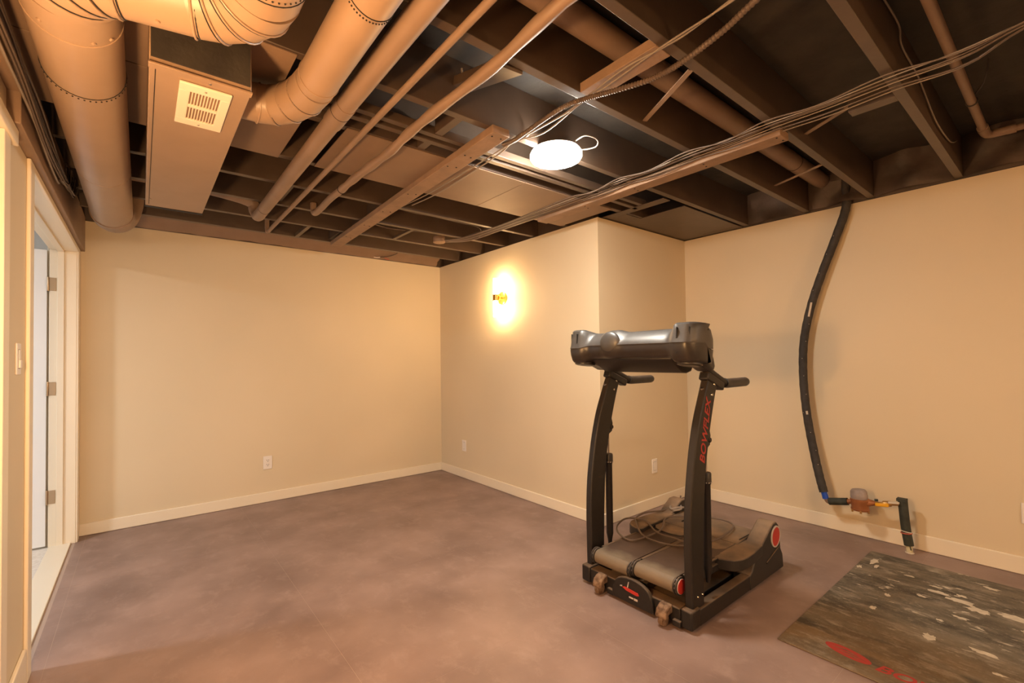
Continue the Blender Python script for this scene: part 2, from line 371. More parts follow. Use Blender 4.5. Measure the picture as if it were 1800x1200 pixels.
# next room
struct(MB().box((-2.9, 1.8, -0.05), (XE-0.12, 5.6, -0.001)), 'floor_adjoining', 'hall_floor')
struct(MB().box((-2.9, 5.6, 0), (XE-0.12, 5.7, 2.4)), 'wall_adjoining_back', 'hall_wall')
struct(MB().box((-3.0, 1.7, 0), (-2.9, 5.7, 2.4)), 'wall_adjoining_left', 'hall_wall')
struct(MB().box((-2.9, 1.7, 0), (XE-0.12, 1.8, 2.4)), 'wall_adjoining_front', 'hall_wall')
struct(MB().box((-3.0, 1.7, 2.4), (XE-0.12, 5.7, 2.45)), 'ceiling_adjoining', 'hall_wall')
struct(MB().box((XE-0.12-0.001, YA, 0), (XE-0.12, 5.6, 2.4)).box((XE-0.122, 1.8, 2.06), (XE-0.12, YA, 2.4)), 'wall_adjoining_right', 'hall_wall')

# ------------------------------------------------------------------ open ceiling: deck, joists, blocking, boards, panels
ce = struct(MB().box((XE-0.14, YF-0.12, ZD), (XD+0.14, YA+0.14, ZD+0.03)), 'ceiling', 'deck')
def cpart(mb, name, m='joist', bevel=0.002):
    return build(mb, name, m, ce, bevel=bevel)
JY = [-2.83, -2.42, -2.01, -1.60, -1.19, -0.78, -0.37, 0.03, 0.43, 0.853, 1.235, 1.665, 2.06, 2.545, 2.935, 3.345, 3.735, 4.14]
for y in JY:
    x1 = XD + 0.02 if y < 2.3 else XB + 0.10
    cpart(MB().box((XE+0.0, y-0.019, ZJ), (x1, y+0.019, ZD)), 'joist')
cpart(MB().box((XE, 1.865, ZJ), (XB+0.1, 1.897, ZJ+0.04)), 'joist_strip')
cpart(MB().box((XE, 1.925, ZJ-0.004), (XB+0.1, 1.957, ZJ+0.036)), 'joist_strip')
# rims and plates above the walls
cpart(MB().box((XE-0.1, YA-0.005, H), (XB+0.12, YA+0.12, ZD)), 'rim_board')
cpart(MB().box((XB+0.05, 2.30, H), (XB+0.12, YA, ZD)), 'rim_board')
cpart(MB().box((XD+0.004, YF, H), (XD+0.12, YA, ZD)), 'rim_board', 'deck')
# boxed beam along the left wall
cpart(MB().box((XE-0.12, YF, 2.17), (XE+0.035, 2.23, ZJ+0.02)).box((XE-0.12, 2.23, 2.062), (XE+0.035, YA, ZJ+0.02)), 'beam', 'pipe', 0.004)
# insulation stuffed between joist ends above the right wall
def lumpy(lo, hi, seed, amp):
    nx, nz = 10, 6; mb = MB(); vs = []; fs = []
    for i in range(nx+1):
        for k in range(nz+1):
            y = lo[1] + (hi[1]-lo[1])*i/nx; z = lo[2] + (hi[2]-lo[2])*k/nz
            n_ = noise.noise(Vector((seed, y*7, z*9))); b_ = math.sin(PI*i/nx)**0.5
            vs.append((hi[0] - (hi[0]-lo[0])*(0.35 + 0.65*b_*(0.6+amp*n_)), y, z))
    for i in range(nx):
        for k in range(nz):
            a = i*(nz+1)+k; fs.append((a, a+nz+1, a+nz+2, a+1))
    n0 = len(vs); vs += [(hi[0], lo[1], lo[2]), (hi[0], hi[1], lo[2]), (hi[0], hi[1], hi[2]), (hi[0], lo[1], hi[2])]; fs.append((n0, n0+1, n0+2, n0+3))
    return mb.add(vs, fs)
for i in range(6, 12):
    y0, y1 = JY[i]+0.02, JY[i+1]-0.02
    cpart(lumpy((XD-0.10, y0, H+0.005), (XD+0.003, y1, ZD), i*3.7, 0.9), 'insulation_batt', 'insul', 0)
# vapour barrier crumpled along the top of the back wall
vs = []; fs = []; nx = 60
for i in range(nx+1):
    x = XE + 0.10 + (XB - XE - 0.15)*i/nx
    for k in range(5):
        a = k/4
        n_ = noise.noise(Vector((x*6, a*3, 1.3)))*0.025 + noise.noise(Vector((x*17, a*5, 4.3)))*0.012
        vs.append((x, YA - 0.10 + 0.096*a + n_*math.sin(PI*a), H + 0.085 - 0.083*a + abs(n_)*0.6))
for i in range(nx):
    for k in range(4):
        a = i*5+k; fs.append((a, a+5, a+6, a+1))
cpart(MB().add(vs, fs), 'vapour_barrier', 'pipe', 0)
# blocking
def block(x0, x1, y0, y1, z0=ZJ+0.003, z1=ZJ+0.12, m='joist'):
    cpart(MB().box((x0, y0, z0), (x1, y1, z1)), 'blocking', m)
block(1.368, 1.456, 0.872, 1.216, ZJ-0.002, ZJ+0.036, 'board')
block(2.43, 2.49, 0.449, 0.61, ZJ+0.004, ZJ+0.09)
block(1.08, 1.12, 1.684, 1.865); block(1.08, 1.12, 1.957, 2.041)
block(0.70, 0.74, 2.954, 3.326, ZJ+0.02, ZD-0.02); block(1.33, 1.37, 2.954, 3.326, ZJ+0.02, ZD-0.02)
block(1.36, 1.40, 3.364, 3.716, ZJ+0.02, ZD-0.02); block(1.30, 1.34, 3.754, 4.12, ZJ+0.02, ZD-0.02)
block(1.02, 1.05, 3.754, 4.12, ZJ+0.0, ZJ+0.03); block(1.72, 1.75, 3.364, 3.716, ZJ+0.0, ZJ+0.02); block(2.22, 2.25, 2.954, 3.326, ZJ, ZJ+0.02)
# metal cross bridging straps
for x0, y0, z0, x1, y1, z1 in ((1.595, 0.874, ZJ+0.004, 1.80, 1.214, ZJ+0.02), (2.975, 0.874, ZJ+0.004, 3.24, 1.214, ZJ+0.05), (2.47, 0.60, ZJ+0.05, 2.61, 0.832, ZJ+0.05), (0.40, 2.955, ZJ+0.005, 0.45, 3.325, ZD-0.08)):
    cpart(MB().bar((x0, y0, z0), (x1, y1, z1), 0.022, 0.004), 'bridging_strap', 'pipe', 0)
cpart(MB().bar((1.06, 1.26, ZJ+0.01), (1.09, 1.64, ZD-0.10), 0.09, 0.038), 'bridging_plank')
# flat boards nailed under the joists
b1 = cpart(MB().bar((1.285, 1.62, 2.281), (1.356, 4.10, 2.281), 0.095, 0.036), 'nailer_board', 'board', 0.003)
b2 = cpart(MB().bar((2.365, 0.84, 2.281), (2.365, 2.50, 2.281), 0.095, 0.036), 'nailer_board', 'board', 0.003)
def nails(par, x, ys, z):
    mb = MB()
    for y in ys:
        for s_ in (-0.025, 0.02):
            mb.lathe([(0.0045, -0.0015), (0.0045, 0.001)], (x(y)+s_+random.uniform(-.006, .006), y+random.uniform(-.02, .02), z), (0, 0, 1), 8)
    o = build(mb, 'nail_heads', 'dark', par); o['kind'] = 'stuff'
nails(b1, lambda y: 1.285 + 0.0286*(y-1.62), [1.67, 1.90, 2.06, 2.54, 2.94, 3.35, 3.74], 2.2625)
nails(b2, lambda y: 2.365, [0.86, 1.24, 1.66, 2.06], 2.2625)
# sheet panels closing joist bays
for x0, x1 in ((-0.34, 0.552), (0.73, 1.28), (1.284, 1.80), (1.804, 2.62)):
    cpart(MB().box((x0, 2.047, ZJ-0.006), (x1, 2.555, ZJ-0.001)), 'sheet_panel', 'panel', 0.001)
cpart(MB().box((-0.34, 1.655, ZJ-0.006), (0.42, 2.04, ZJ-0.001)), 'sheet_panel', 'panel', 0.001)
cpart(MB().box((2.72, 1.70, ZJ-0.004), (2.80, 2.3, ZJ+0.001)).box((2.98, 1.70, ZJ-0.004), (3.86, 2.3, ZJ+0.001)).box((2.80, 2.06, ZJ-0.004), (2.98, 2.3, ZJ+0.001)), 'sheet_panel', 'joist', 0.001)

# ------------------------------------------------------------------ round duct with gored elbows (left)
def arc(c, r, a0, a1, n, z):
    return [(c[0] + r*math.cos(a0 + (a1-a0)*i/n), c[1] + r*math.sin(a0 + (a1-a0)*i/n), z) for i in range(n+1)]
def seam(par, p, axis, r, thick=0.004, m='duct', name='seam_band'):
    return build(MB().torus(p, axis, r, thick), name, m, par)
def crimp(par, p, axis, r, z_off=0.012):        # row of rivets beside a slip joint
    o_ = Vector(p); a = Vector(axis).normalized(); u = Vector((0, 0, 1)); v = a.cross(u)
    mb = MB(); n = 46
    for j in range(n):
        d_ = u*math.cos(2*PI*j/n) + v*math.sin(2*PI*j/n)
        mb.lathe([(0.0024, -0.0015), (0.0024, 0.001), (0.001, 0.0016)], o_ + a*z_off + d_*(r+0.001), d_, 6)
    b = build(mb, 'crimp_dimples', 'dark', par); b['kind'] = 'stuff'
    return build(MB().torus(p, axis, r+0.0006, 0.0016), 'joint_and_shade_line', 'dark', par)
ZC, RD, XL, YX = 2.178, 0.102, -0.142, 1.348
rd = thing('round_duct', 'large tan round duct along left wall, its elbow crossing before the boxed duct', 'duct', (XL, 2.4, ZC))
RE = 0.114
def turn(p, head, ang, r, n):      # gored turn: centre-line points, end point and heading
    sg = 1 if ang > 0 else -1
    c = (p[0] - sg*r*math.sin(head), p[1] + sg*r*math.cos(head)); out = []
    for k in range(n+1):
        h = head + ang*k/n; out.append((c[0] + sg*r*math.sin(h), c[1] - sg*r*math.cos(h), ZC))
    return out, head + ang
p0 = (XL, 1.512, ZC)
build(MB().tube([(XL, 3.72, ZC), p0], RD, 40), 'duct_pipe', 'duct', rd)
TA = math.radians(79)
a1, hd = turn(p0, -PI/2, TA, 0.114, 4)
q1 = Vector(a1[-1]) + Vector((math.cos(hd), math.sin(hd), 0))*0.155
a2, hd2 = turn(q1, hd, -TA, 0.150, 4)
build(MB().tube(a1, RD+0.0015, 60, mitre=True), 'elbow', 'duct', rd, sharp=10)
build(MB().tube([a1[-1], a2[0]], RD, 40), 'duct_pipe', 'duct', rd)
build(MB().tube(a2, RD+0.0015, 60, mitre=True), 'elbow', 'duct', rd, sharp=10)
x2 = a2[-1][0]
build(MB().tube([a2[-1], (x2, -1.6, ZC)], RD, 40), 'duct_pipe', 'duct', rd)
HV = Vector((math.cos(hd), math.sin(hd), 0))
for aa in (a1, a2):
    for i in range(1, 4):
        t = (Vector(aa[i+1]) - Vector(aa[i-1])).normalized(); seam(rd, aa[i], t, RD+0.0035, 0.0032)
        seam(rd, Vector(aa[i]) + t*(0.006 if aa is a1 else -0.006), t, RD+0.0030, 0.0015, 'dark', 'joint_and_shade_line')  # dark ring drawn as the shadow line beside each raised bead
    q = Vector(aa[0] if aa is a2 else aa[-1])
    seam(rd, q, HV, RD+0.003, 0.0035); seam(rd, q + HV*0.008, HV, RD+0.001, 0.002, 'dark', 'joint_and_shade_line')  # end bead gets its shadow as a dark ring too
crimp(rd, (XL, 1.93, ZC), (0, 1, 0), RD, 0.014)
seam(rd, (XL, 1.62, ZC), (0, 1, 0), RD+0.0005, 0.0018)
crimp(rd, (x2, a2[-1][1]-0.06, ZC), (0, -1, 0), RD, 0.014)
seam(rd, (XL, 2.85, ZC), (0, 1, 0), RD, 0.0010)
build(MB().tube(smooth_path([(XL, 3.68, ZC), (XL+0.01, 3.78, ZC), (XL+0.03, 3.86, ZC+0.05), (XL+0.05, 3.90, ZC+0.16), (XL+0.05, 3.90, ZC+0.30)], 4), [RD+0.006]*17, 36), 'end_boot', 'pipe', rd)
for x, y in ((-0.20, 1.585), (-0.10, 1.60), (-0.065, 1.60)):
    dz = -math.sqrt(max(0.0001, RD*RD - (x-XL)**2)); build(MB().lathe([(0.006, 0), (0.005, 0.004), (0.002, 0.005)], (x, y, ZC+dz), (x-XL, 0, dz), 8), 'screw', 'duct', rd)
build(MB().lathe([(0.006, 0), (0.005, 0.004), (0.002, 0.005)], (0.03, 1.385, ZC-RD), (0, 0, -1), 8), 'screw', 'duct', rd)

# boxed supply duct with register
bd = thing('boxed_duct', 'brown rectangular sheet metal duct holding the cream register', 'duct', (0.146, 2.4, 2.1))
build(MB().box((0.016, 1.632, 2.10), (0.276, 3.16, 2.296)), 'duct_body', 'duct', bd, bevel=0.003)
build(MB().box((0.020, 1.628, 2.118), (0.272, 1.633, 2.296)), 'end_cap', 'deck', bd)
build(MB().box((0.014, 1.626, 2.096), (0.278, 1.655, 2.102)), 'end_flange', 'duct', bd, bevel=0.001)
build(MB().box((0.030, 1.66, 2.0985), (0.032, 3.10, 2.1005)).box((0.014, 3.135, 2.0975), (0.278, 3.162, 2.1005)), 'lock_seam', 'dark', bd)
for q in ((0.165, 1.645, 2.096), (0.035, 3.0, 2.099)): build(MB().lathe([(0.005, 0), (0.004, 0.003), (0.001, 0.004)], q, (0, 0, -1), 8), 'screw', 'steel', bd)
rg = thing('air_register', 'cream louvred air register screwed under the boxed duct', 'vent', (0.158, 1.82, 2.098))
rx0, rx1, ry0, ry1, rz = 0.090, 0.228, 1.676, 1.967, 2.0985
gx0, gx1 = rx0+0.028, rx1-0.026
mb = MB()
mb.box((rx0, ry0, rz-0.007), (rx1, ry0+0.045, rz)).box((rx0, ry1-0.045, rz-0.007), (rx1, ry1, rz)).box((rx0, ry0+0.045, rz-0.007), (gx0, ry1-0.045, rz)).box((gx1, ry0+0.045, rz-0.007), (rx1, ry1-0.045, rz))
ym = (ry0+ry1)/2
mb.box((gx0, ym-0.008, rz-0.0065), (gx1, ym+0.008, rz))
build(mb, 'register_frame', 'register', rg, bevel=0.0015)
build(MB().box((gx0, ry0+0.045, rz-0.001), (gx1, ry1-0.045, rz)), 'register_back', 'board', rg)
ns = 10
for yy0, yy1 in ((ry0+0.045, ym-0.008), (ym+0.008, ry1-0.045)):
    for i in range(ns+1):
        x = gx0 + (gx1-gx0)*i/ns
        build(MB().bar((x, yy0, rz-0.0035), (x, yy1, rz-0.0035), 0.0028, 0.0055), 'slat', 'register', rg, smooth=False)
for q in (ry0+0.02, ry1-0.02): build(MB().lathe([(0.004, 0), (0.003, 0.002)], (0.159, q, rz-0.007), (0, 0, -1), 8), 'screw', 'steel', rg)

# take-off duct
RT, XT, ZT = 0.066, 0.477, 2.212
td = thing('branch_duct', 'tan round branch duct with a gored elbow joining the side of the boxed duct', 'duct', (XT, 1.2, ZT))
build(MB().tube([(XT, 1.64, ZT), (XT, -1.2, ZT)], RT, 36), 'duct_pipe', 'duct', td)
aa = [(XT - 0.135*(1-math.cos(PI/2*k/4)), 1.645 + 0.255*math.sin(PI/2*k/4), ZT) for k in range(5)]
build(MB().tube(aa, RT+0.002, 54, mitre=True), 'elbow', 'duct', td, sharp=10)
build(MB().tube([aa[-1], (0.277, aa[-1][1]+0.004, ZT)], RT+0.001, 36), 'collar', 'duct', td)
for i in range(1, 4):
    t = (Vector(aa[i+1]) - Vector(aa[i-1])).normalized(); seam(td, aa[i], t, RT+0.003, 0.0022); seam(td, Vector(aa[i]) - t*0.006, t, RT+0.0018, 0.0016, 'dark', 'joint_and_shade_line')  # bead shadows on the branch elbow, likewise modelled as dark rings
seam(td, aa[-1], (1, 0, 0), RT+0.003, 0.0035); seam(td, (XT, 1.60, ZT), (0, 1, 0), RT+0.001, 0.002)
crimp(td, (XT, 1.15, ZT), (0, 1, 0), RT, 0.012)

# long brown pipes under the joists
dp = thing('drain_pipe', 'thick brown painted round pipe between the branch duct and the thin rod pipe', 'pipe', (0.63, 2.2, 2.243))
build(MB().tube([(0.628, 1.80, 2.244), (0.628, -1.2, 2.244)], 0.0375, 28), 'pipe_run', 'pipe', dp)
build(MB().tube([(0.628, 1.80, 2.244), (0.630, 3.48, 2.243)], 0.0360, 28), 'pipe_run', 'pipe', dp)
build(MB().tube([(0.628, 1.76, 2.244), (0.628, 1.93, 2.244)], 0.0400, 28), 'coupling', 'pipe', dp)
seam(dp, (0.628, 1.83, 2.244), (0, 1, 0), 0.0402, 0.0012, 'dark', 'joint_and_shade_line'); seam(dp, (0.630, 3.30, 2.243), (0, 1, 0), 0.0363, 0.001, 'dark', 'joint_and_shade_line')
build(MB().tube(smooth_path([(0.63, 3.46, 2.246), (0.63, 3.53, 2.255), (0.62, 3.57, 2.30), (0.58, 3.57, 2.36), (0.30, 3.56, 2.39), (-0.1, 3.56, 2.39)], 5), 0.037, 24), 'elbow', 'pipe', dp)
gp = thing('gas_pipe', 'thinnest straight brown rod pipe of the four long ceiling pipes', 'pipe', (0.78, 2.2, 2.267))
build(MB().tube([(0.783, 3.96, 2.268), (0.778, -1.2, 2.266)], 0.0135, 16), 'pipe_run', 'pipe', gp)
build(MB().tube([(0.783, 3.95, 2.268), (0.783, 3.985, 2.275), (0.783, 4.0, 2.31), (0.783, 4.0, 2.42)], 0.0165, 16), 'elbow', 'pipe', gp)
ip = thing('sleeved_pipe', 'brown foam sleeved pipe with kinks nearest the ceiling lamp', 'pipe', (0.942, 2.0, 2.258))
kp = [(0.945, -1.2, 2.262), (0.948, 0.6, 2.262), (0.940, 0.95, 2.256), (0.955, 1.25, 2.256), (0.936, 1.60, 2.252), (0.942, 1.85, 2.262), (0.944, 2.06, 2.254), (0.938, 2.30, 2.258), (0.934, 2.55, 2.262), (0.926, 2.70, 2.252)]
build(MB().tube(smooth_path(kp, 6), [0.021 + 0.002*math.sin(i*1.1) for i in range(55)], 18), 'foam_sleeve', 'pipe', ip)
build(MB().tube(smooth_path([(0.926, 2.69, 2.252), (0.930, 2.90, 2.262), (0.934, 3.12, 2.256), (0.937, 3.24, 2.260), (0.937, 3.29, 2.28), (0.937, 3.30, 2.34)], 5), 0.0205, 18), 'foam_sleeve', 'pipe', ip)
seam(ip, (0.926, 2.695, 2.252), (0, 1, 0), 0.0225, 0.002, 'dark', 'joint_and_shade_line')
by = thing('bay_duct', 'brown round duct lying inside the joist bay right of the lamp', 'duct', (2.0, 1.10, 2.47))
build(MB().tube([(-0.2, 1.115, 2.478), (3.74, 1.115, 2.478)], 0.050, 28), 'duct_pipe', 'pipe', by)
seam(by, (3.28, 1.115, 2.478), (1, 0, 0), 0.0505, 0.0018, 'dark', 'joint_and_shade_line')
build(MB().tube([(3.74, 1.115, 2.478), (3.80, 1.115, 2.478), (3.84, 1.10, 2.50)], [0.050, 0.049, 0.03], 28), 'end_boot', 'pipe', by)
pv = thing('vent_pipe', 'brown plastic pipe turning at an elbow above the right wall', 'pipe', (3.0, 0.29, 2.42))
build(MB().tube([(-0.2, 0.285, 2.42), (3.50, 0.290, 2.42)], 0.0175, 20), 'pipe_run', 'pipe', pv)
build(MB().tube(smooth_path([(3.50, 0.290, 2.42), (3.56, 0.285, 2.42), (3.585, 0.262, 2.42), (3.592, 0.20, 2.42)], 4), 0.0215, 20), 'elbow', 'pipe', pv)
build(MB().tube([(3.592, 0.215, 2.42), (3.62, -1.2, 2.41)], 0.0165, 20), 'pipe_run', 'pipe', pv)
build(MB().tube([(3.44, 0.29, 2.42), (3.50, 0.29, 2.42)], 0.0225, 20), 'coupling', 'pipe', pv); build(MB().tube([(3.592, 0.215, 2.42), (3.594, 0.180, 2.42)], 0.0225, 20), 'coupling', 'pipe', pv)
build(MB().torus((3.05, 0.289, 2.42), (1, 0, 0), 0.02, 0.003, 20, 6).tube(smooth_path([(3.05, 0.31, 2.42), (2.95, 0.24, 2.45), (2.9, 0.22, 2.53)], 4), 0.003, 6), 'pipe_strap', 'cable_dark', pv)

# ------------------------------------------------------------------ cables
def cable(path, r, label, group=None, m='cable', cat='cable', name='cable', n=8, k=6):
    P = smooth_path(path, k); c = P[len(P)//2]
    return tag(build(MB().tube(P, r, n), name, m, None, tuple(c)), label, cat, group)
G1 = 'wires stapled along the joists over the right nailer board'
for i in range(8):
    t = i/7
    x = 2.19 + 0.15*t
    far = (2.02 + 0.10*t, 3.50 + 0.04*random.random(), 2.29)
    pts = [far, (2.16 + 0.12*t, 3.345, 2.293), (2.20 + 0.10*t, 2.935, 2.291), (2.205 + 0.11*t, 2.545, 2.291)]
    for y in (2.06, 1.665, 1.235, 0.853, 0.43):
        pts.append((x + random.uniform(-.004, .004), y, 2.291 - 0.004*(i % 3)))
        pts.append((x + random.uniform(-.006, .006), y-0.2, 2.286 - 0.006*random.random() - (0.012 if i in (0, 5) else 0)))
    pts += [(2.17 + 0.05*t + random.uniform(-.01, .01), 0.03, 2.288), (2.10 + 0.06*t, -0.5, 2.288), (2.05 + 0.1*t, -1.2, 2.29)]
    cable(pts, 0.0027 if i % 3 else 0.0034, 'thin dusty wire in the parallel bundle crossing under the joists toward the upper right', G1, 'cable' if i % 3 != 1 else 'cable_pale')
cable([(1.36, 0.50, 2.31), (1.39, 0.75, 2.296), (1.385, 0.853, 2.290), (1.37, 1.0, 2.288), (1.395, 1.2, 2.285), (1.42, 1.35, 2.288), (1.41, 1.55, 2.285), (1.395, 1.66, 2.286), (1.43, 1.80, 2.290), (1.45, 2.06, 2.290), (1.46, 2.5, 2.288), (1.44, 2.80, 2.292)], 0.0036, 'wire crossing blocking and passing left of the round lamp, upper strand', None, 'cable_pale')
cable([(1.33, 0.20, 2.30), (1.365, 0.60, 2.29), (1.375, 0.853, 2.288), (1.40, 1.1, 2.284), (1.405, 1.25, 2.280), (1.44, 1.5, 2.272), (1.405, 1.68, 2.284), (1.415, 2.06, 2.288), (1.41, 2.55, 2.283), (1.37, 2.95, 2.285)], 0.0032, 'wire sagging beside the lamp and following the long nailer board edge, lower strand', None, 'cable_pale')
cable([(1.06, 1.60, 2.47), (1.16, 1.705, 2.45), (1.30, 1.70, 2.44), (1.45, 1.70, 2.43), (1.50, 1.70, 2.41)], 0.0045, 'pale arched cable in the bay between the sleeved pipe and the lamp', None, 'cable_pale')
cable([(1.47, 1.62, 2.36), (1.465, 1.63, 2.33), (1.44, 1.635, 2.30), (1.41, 1.65, 2.292)], 0.005, 'short pale cable hook left of the lamp', None, 'cable_pale')
cable([(1.20, 3.08, 2.40), (1.55, 3.12, 2.36), (1.75, 3.06, 2.34), (2.0, 3.1, 2.35), (2.18, 3.05, 2.32), (2.28, 3.20, 2.292)], 0.004, 'wavy cable inside the joist bay above the sconce wall', None, 'cable')
cable([(1.05, 2.72, 2.40), (1.35, 2.70, 2.385), (1.7, 2.74, 2.38), (2.1, 2.71, 2.39), (2.6, 2.72, 2.38)], 0.0035, 'thin cable in the dark bay behind the sheet panels', None, 'cable')
cable([(2.02, 0.405, 2.50), (2.25, 0.400, 2.49), (2.32, 0.405, 2.44), (2.62, 0.406, 2.43), (2.95, 0.402, 2.35), (3.30, 0.404, 2.36), (3.46, 0.404, 2.39), (3.60, 0.406, 2.44)], 0.0035, 'grey cable stapled to the side of the rightmost joist', None, 'cable_pale')
cable([(1.70, 1.60, 2.315), (1.675, 1.477, 2.315), (1.715, 1.445, 2.31), (1.758, 1.452, 2.305), (1.788, 1.49, 2.302), (1.770, 1.535, 2.30), (1.735, 1.57, 2.30)], 0.0030, 'short looped cord at the edge of the round lamp', None, 'cable_pale', 'cord')
for i in range(3):
    cable([(0.35, 3.0+0.04*i, 2.44), (0.6, 3.02+0.05*i, 2.40+0.03*i), (0.9, 3.0+0.04*i, 2.44), (1.3, 3.05+0.03*i, 2.41)], 0.003, 'thin wire in the dark bay right of the boxed duct end', 'wires in the bay right of the boxed duct', 'cable')
# flexible armoured conduit
fx = smooth_path([(1.36, 0.1, 2.30), (1.395, 0.50, 2.286), (1.44, 0.68, 2.270), (1.475, 0.84, 2.268), (1.475, 0.96, 2.268), (1.43, 1.10, 2.272), (1.385, 1.20, 2.272), (1.37, 1.32, 2.282), (1.385, 1.52, 2.286), (1.393, 1.66, 2.284), (1.40, 1.75, 2.30)], 26)
tag(build(MB().tube(fx, [0.0095 + (0.0016 if i % 2 else -0.0012) for i in range(len(fx))], 10), 'flexible_conduit', 'cable', None, (1.43, 1.0, 2.27)), 'ribbed armoured flexible conduit crossing the joists above the lamp', 'conduit')
fx = smooth_path([(1.44, 3.60, 2.38), (1.65, 3.66, 2.375), (1.85, 3.60, 2.37), (2.0, 3.52, 2.36)], 26)
tag(build(MB().tube(fx, [0.007 + (0.0012 if i % 2 else -0.001) for i in range(len(fx))], 8), 'flexible_conduit', 'cable', None, (1.7, 3.6, 2.37)), 'ribbed armoured conduit running to the round junction box', 'conduit')
jb = thing('junction_box', 'round brown junction box under a joist near the far wall corner', 'electrical box', (2.06, 3.50, 2.30))
build(MB().lathe([(0.052, 0), (0.052, 0.045), (0.05, 0.048), (0.02, 0.048)], (2.06, 3.50, 2.278), (0, 0, 1), 28), 'box_body', 'board', jb)
build(MB().lathe([(0.02, -0.004), (0.05, -0.003), (0.054, 0), (0.054, 0.003)], (2.06, 3.50, 2.277), (0, 0, 1), 28), 'cover', 'panel', jb)
for q in ((2.035, 3.49, 2.273), (2.085, 3.51, 2.273)): build(MB().lathe([(0.004, 0), (0.003, 0.003)], q, (0, 0, -1), 8), 'screw', 'steel', jb)
# wires over the left beam
G2 = 'brown wires hanging along the left beam'
for i in range(10):
    t = i/9; ph = random.uniform(0, 6)
    x = XE + 0.035 + 0.012 + 0.006*(i % 3)
    pts = []
    for y, z in ((-0.8, 2.20), (0.6, 2.20), (1.4, 2.18), (1.85, 2.18), (2.1, 2.17), (2.4, 2.16), (2.7, 2.15), (3.0, 2.145)):
        pts.append((x, y, z + 0.085*(t-0.4) + 0.012*math.sin(y*6 + ph)))
    e = 3.05 + 0.5*t
    pts += [(x, e, 2.14 + 0.06*t), (x+0.004, e+0.12, 2.175 + 0.07*t), (x, e+0.2, 2.24 + 0.05*t), (x-0.0, e+0.22, 2.29)]
    cable(pts, 0.0042, 'brown wire in the untidy bundle along the left beam', G2, 'cable' if i % 4 else 'cable_pale')
# loose wires at top of back wall
cable([(1.97, 4.33, 2.42), (2.05, 4.36, 2.40), (2.09, 4.40, 2.36), (2.02, 4.44, 2.322), (1.93, 4.47, 2.305)], 0.0055, 'short brown wire drooping at the top of the back wall', None, 'cable')
cable([(1.93, 4.47, 2.306), (1.90, 4.485, 2.302), (1.87, 4.49, 2.304)], 0.004, 'white stripped wire end above the back wall', None, 'white')
cable([(1.97, 4.46, 2.312), (2.0, 4.475, 2.300), (2.03, 4.48, 2.298)], 0.004, 'red wire end above the back wall', None, 'redwire')

# ------------------------------------------------------------------ ceiling lamp
lamp = thing('ceiling_lamp', 'round glowing white flush lamp under the joists', 'lamp', (1.655, 1.640, 2.295))
lc = (1.655, 1.640, 2.30)
build(MB().lathe([(0.05, 0.0), (0.118, -0.001), (0.122, -0.005), (0.118, -0.009), (0.02, -0.009)], lc, (0, 0, 1), 48), 'rim', 'white', lamp)
build(MB().lathe([(0.119, -0.009), (0.126, -0.013), (0.131, -0.022), (0.132, -0.034), (0.124, -0.046), (0.10, -0.052), (0.05, -0.055), (0.001, -0.056)], lc, (0, 0, 1), 48), 'diffuser', 'led', lamp)

# ------------------------------------------------------------------ wall sconce
sc = thing('wall_sconce', 'gold wall sconce with two lit glass tubes on the beige wall', 'sconce', (XB, 3.36, 1.81))
build(MB().lathe([(0.060, 0), (0.060, 0.016), (0.055, 0.020), (0.001, 0.020)], (XB, 3.36, 1.81), (-1, 0, 0), 32), 'backplate', 'gold', sc)
build(MB().lathe([(0.018, 0.018), (0.018, 0.05), (0.026, 0.052), (0.026, 0.064), (0.016, 0.066)], (XB, 3.36, 1.81), (-1, 0, 0), 24), 'arm', 'gold', sc)
build(MB().lathe([(0.020, -0.032), (0.027, -0.030), (0.027, 0.030), (0.020, 0.032)], (XB-0.088, 3.36, 1.81), (0, 0, 1), 28), 'socket', 'gold', sc)
for s_ in (1, -1):
    build(MB().lathe([(0.020, 0.0), (0.0215, 0.02), (0.0215, 0.145), (0.020, 0.148)], (XB-0.088, 3.36, 1.81+0.030*s_), (0, 0, s_), 28), 'glass_tube', 'tube', sc)

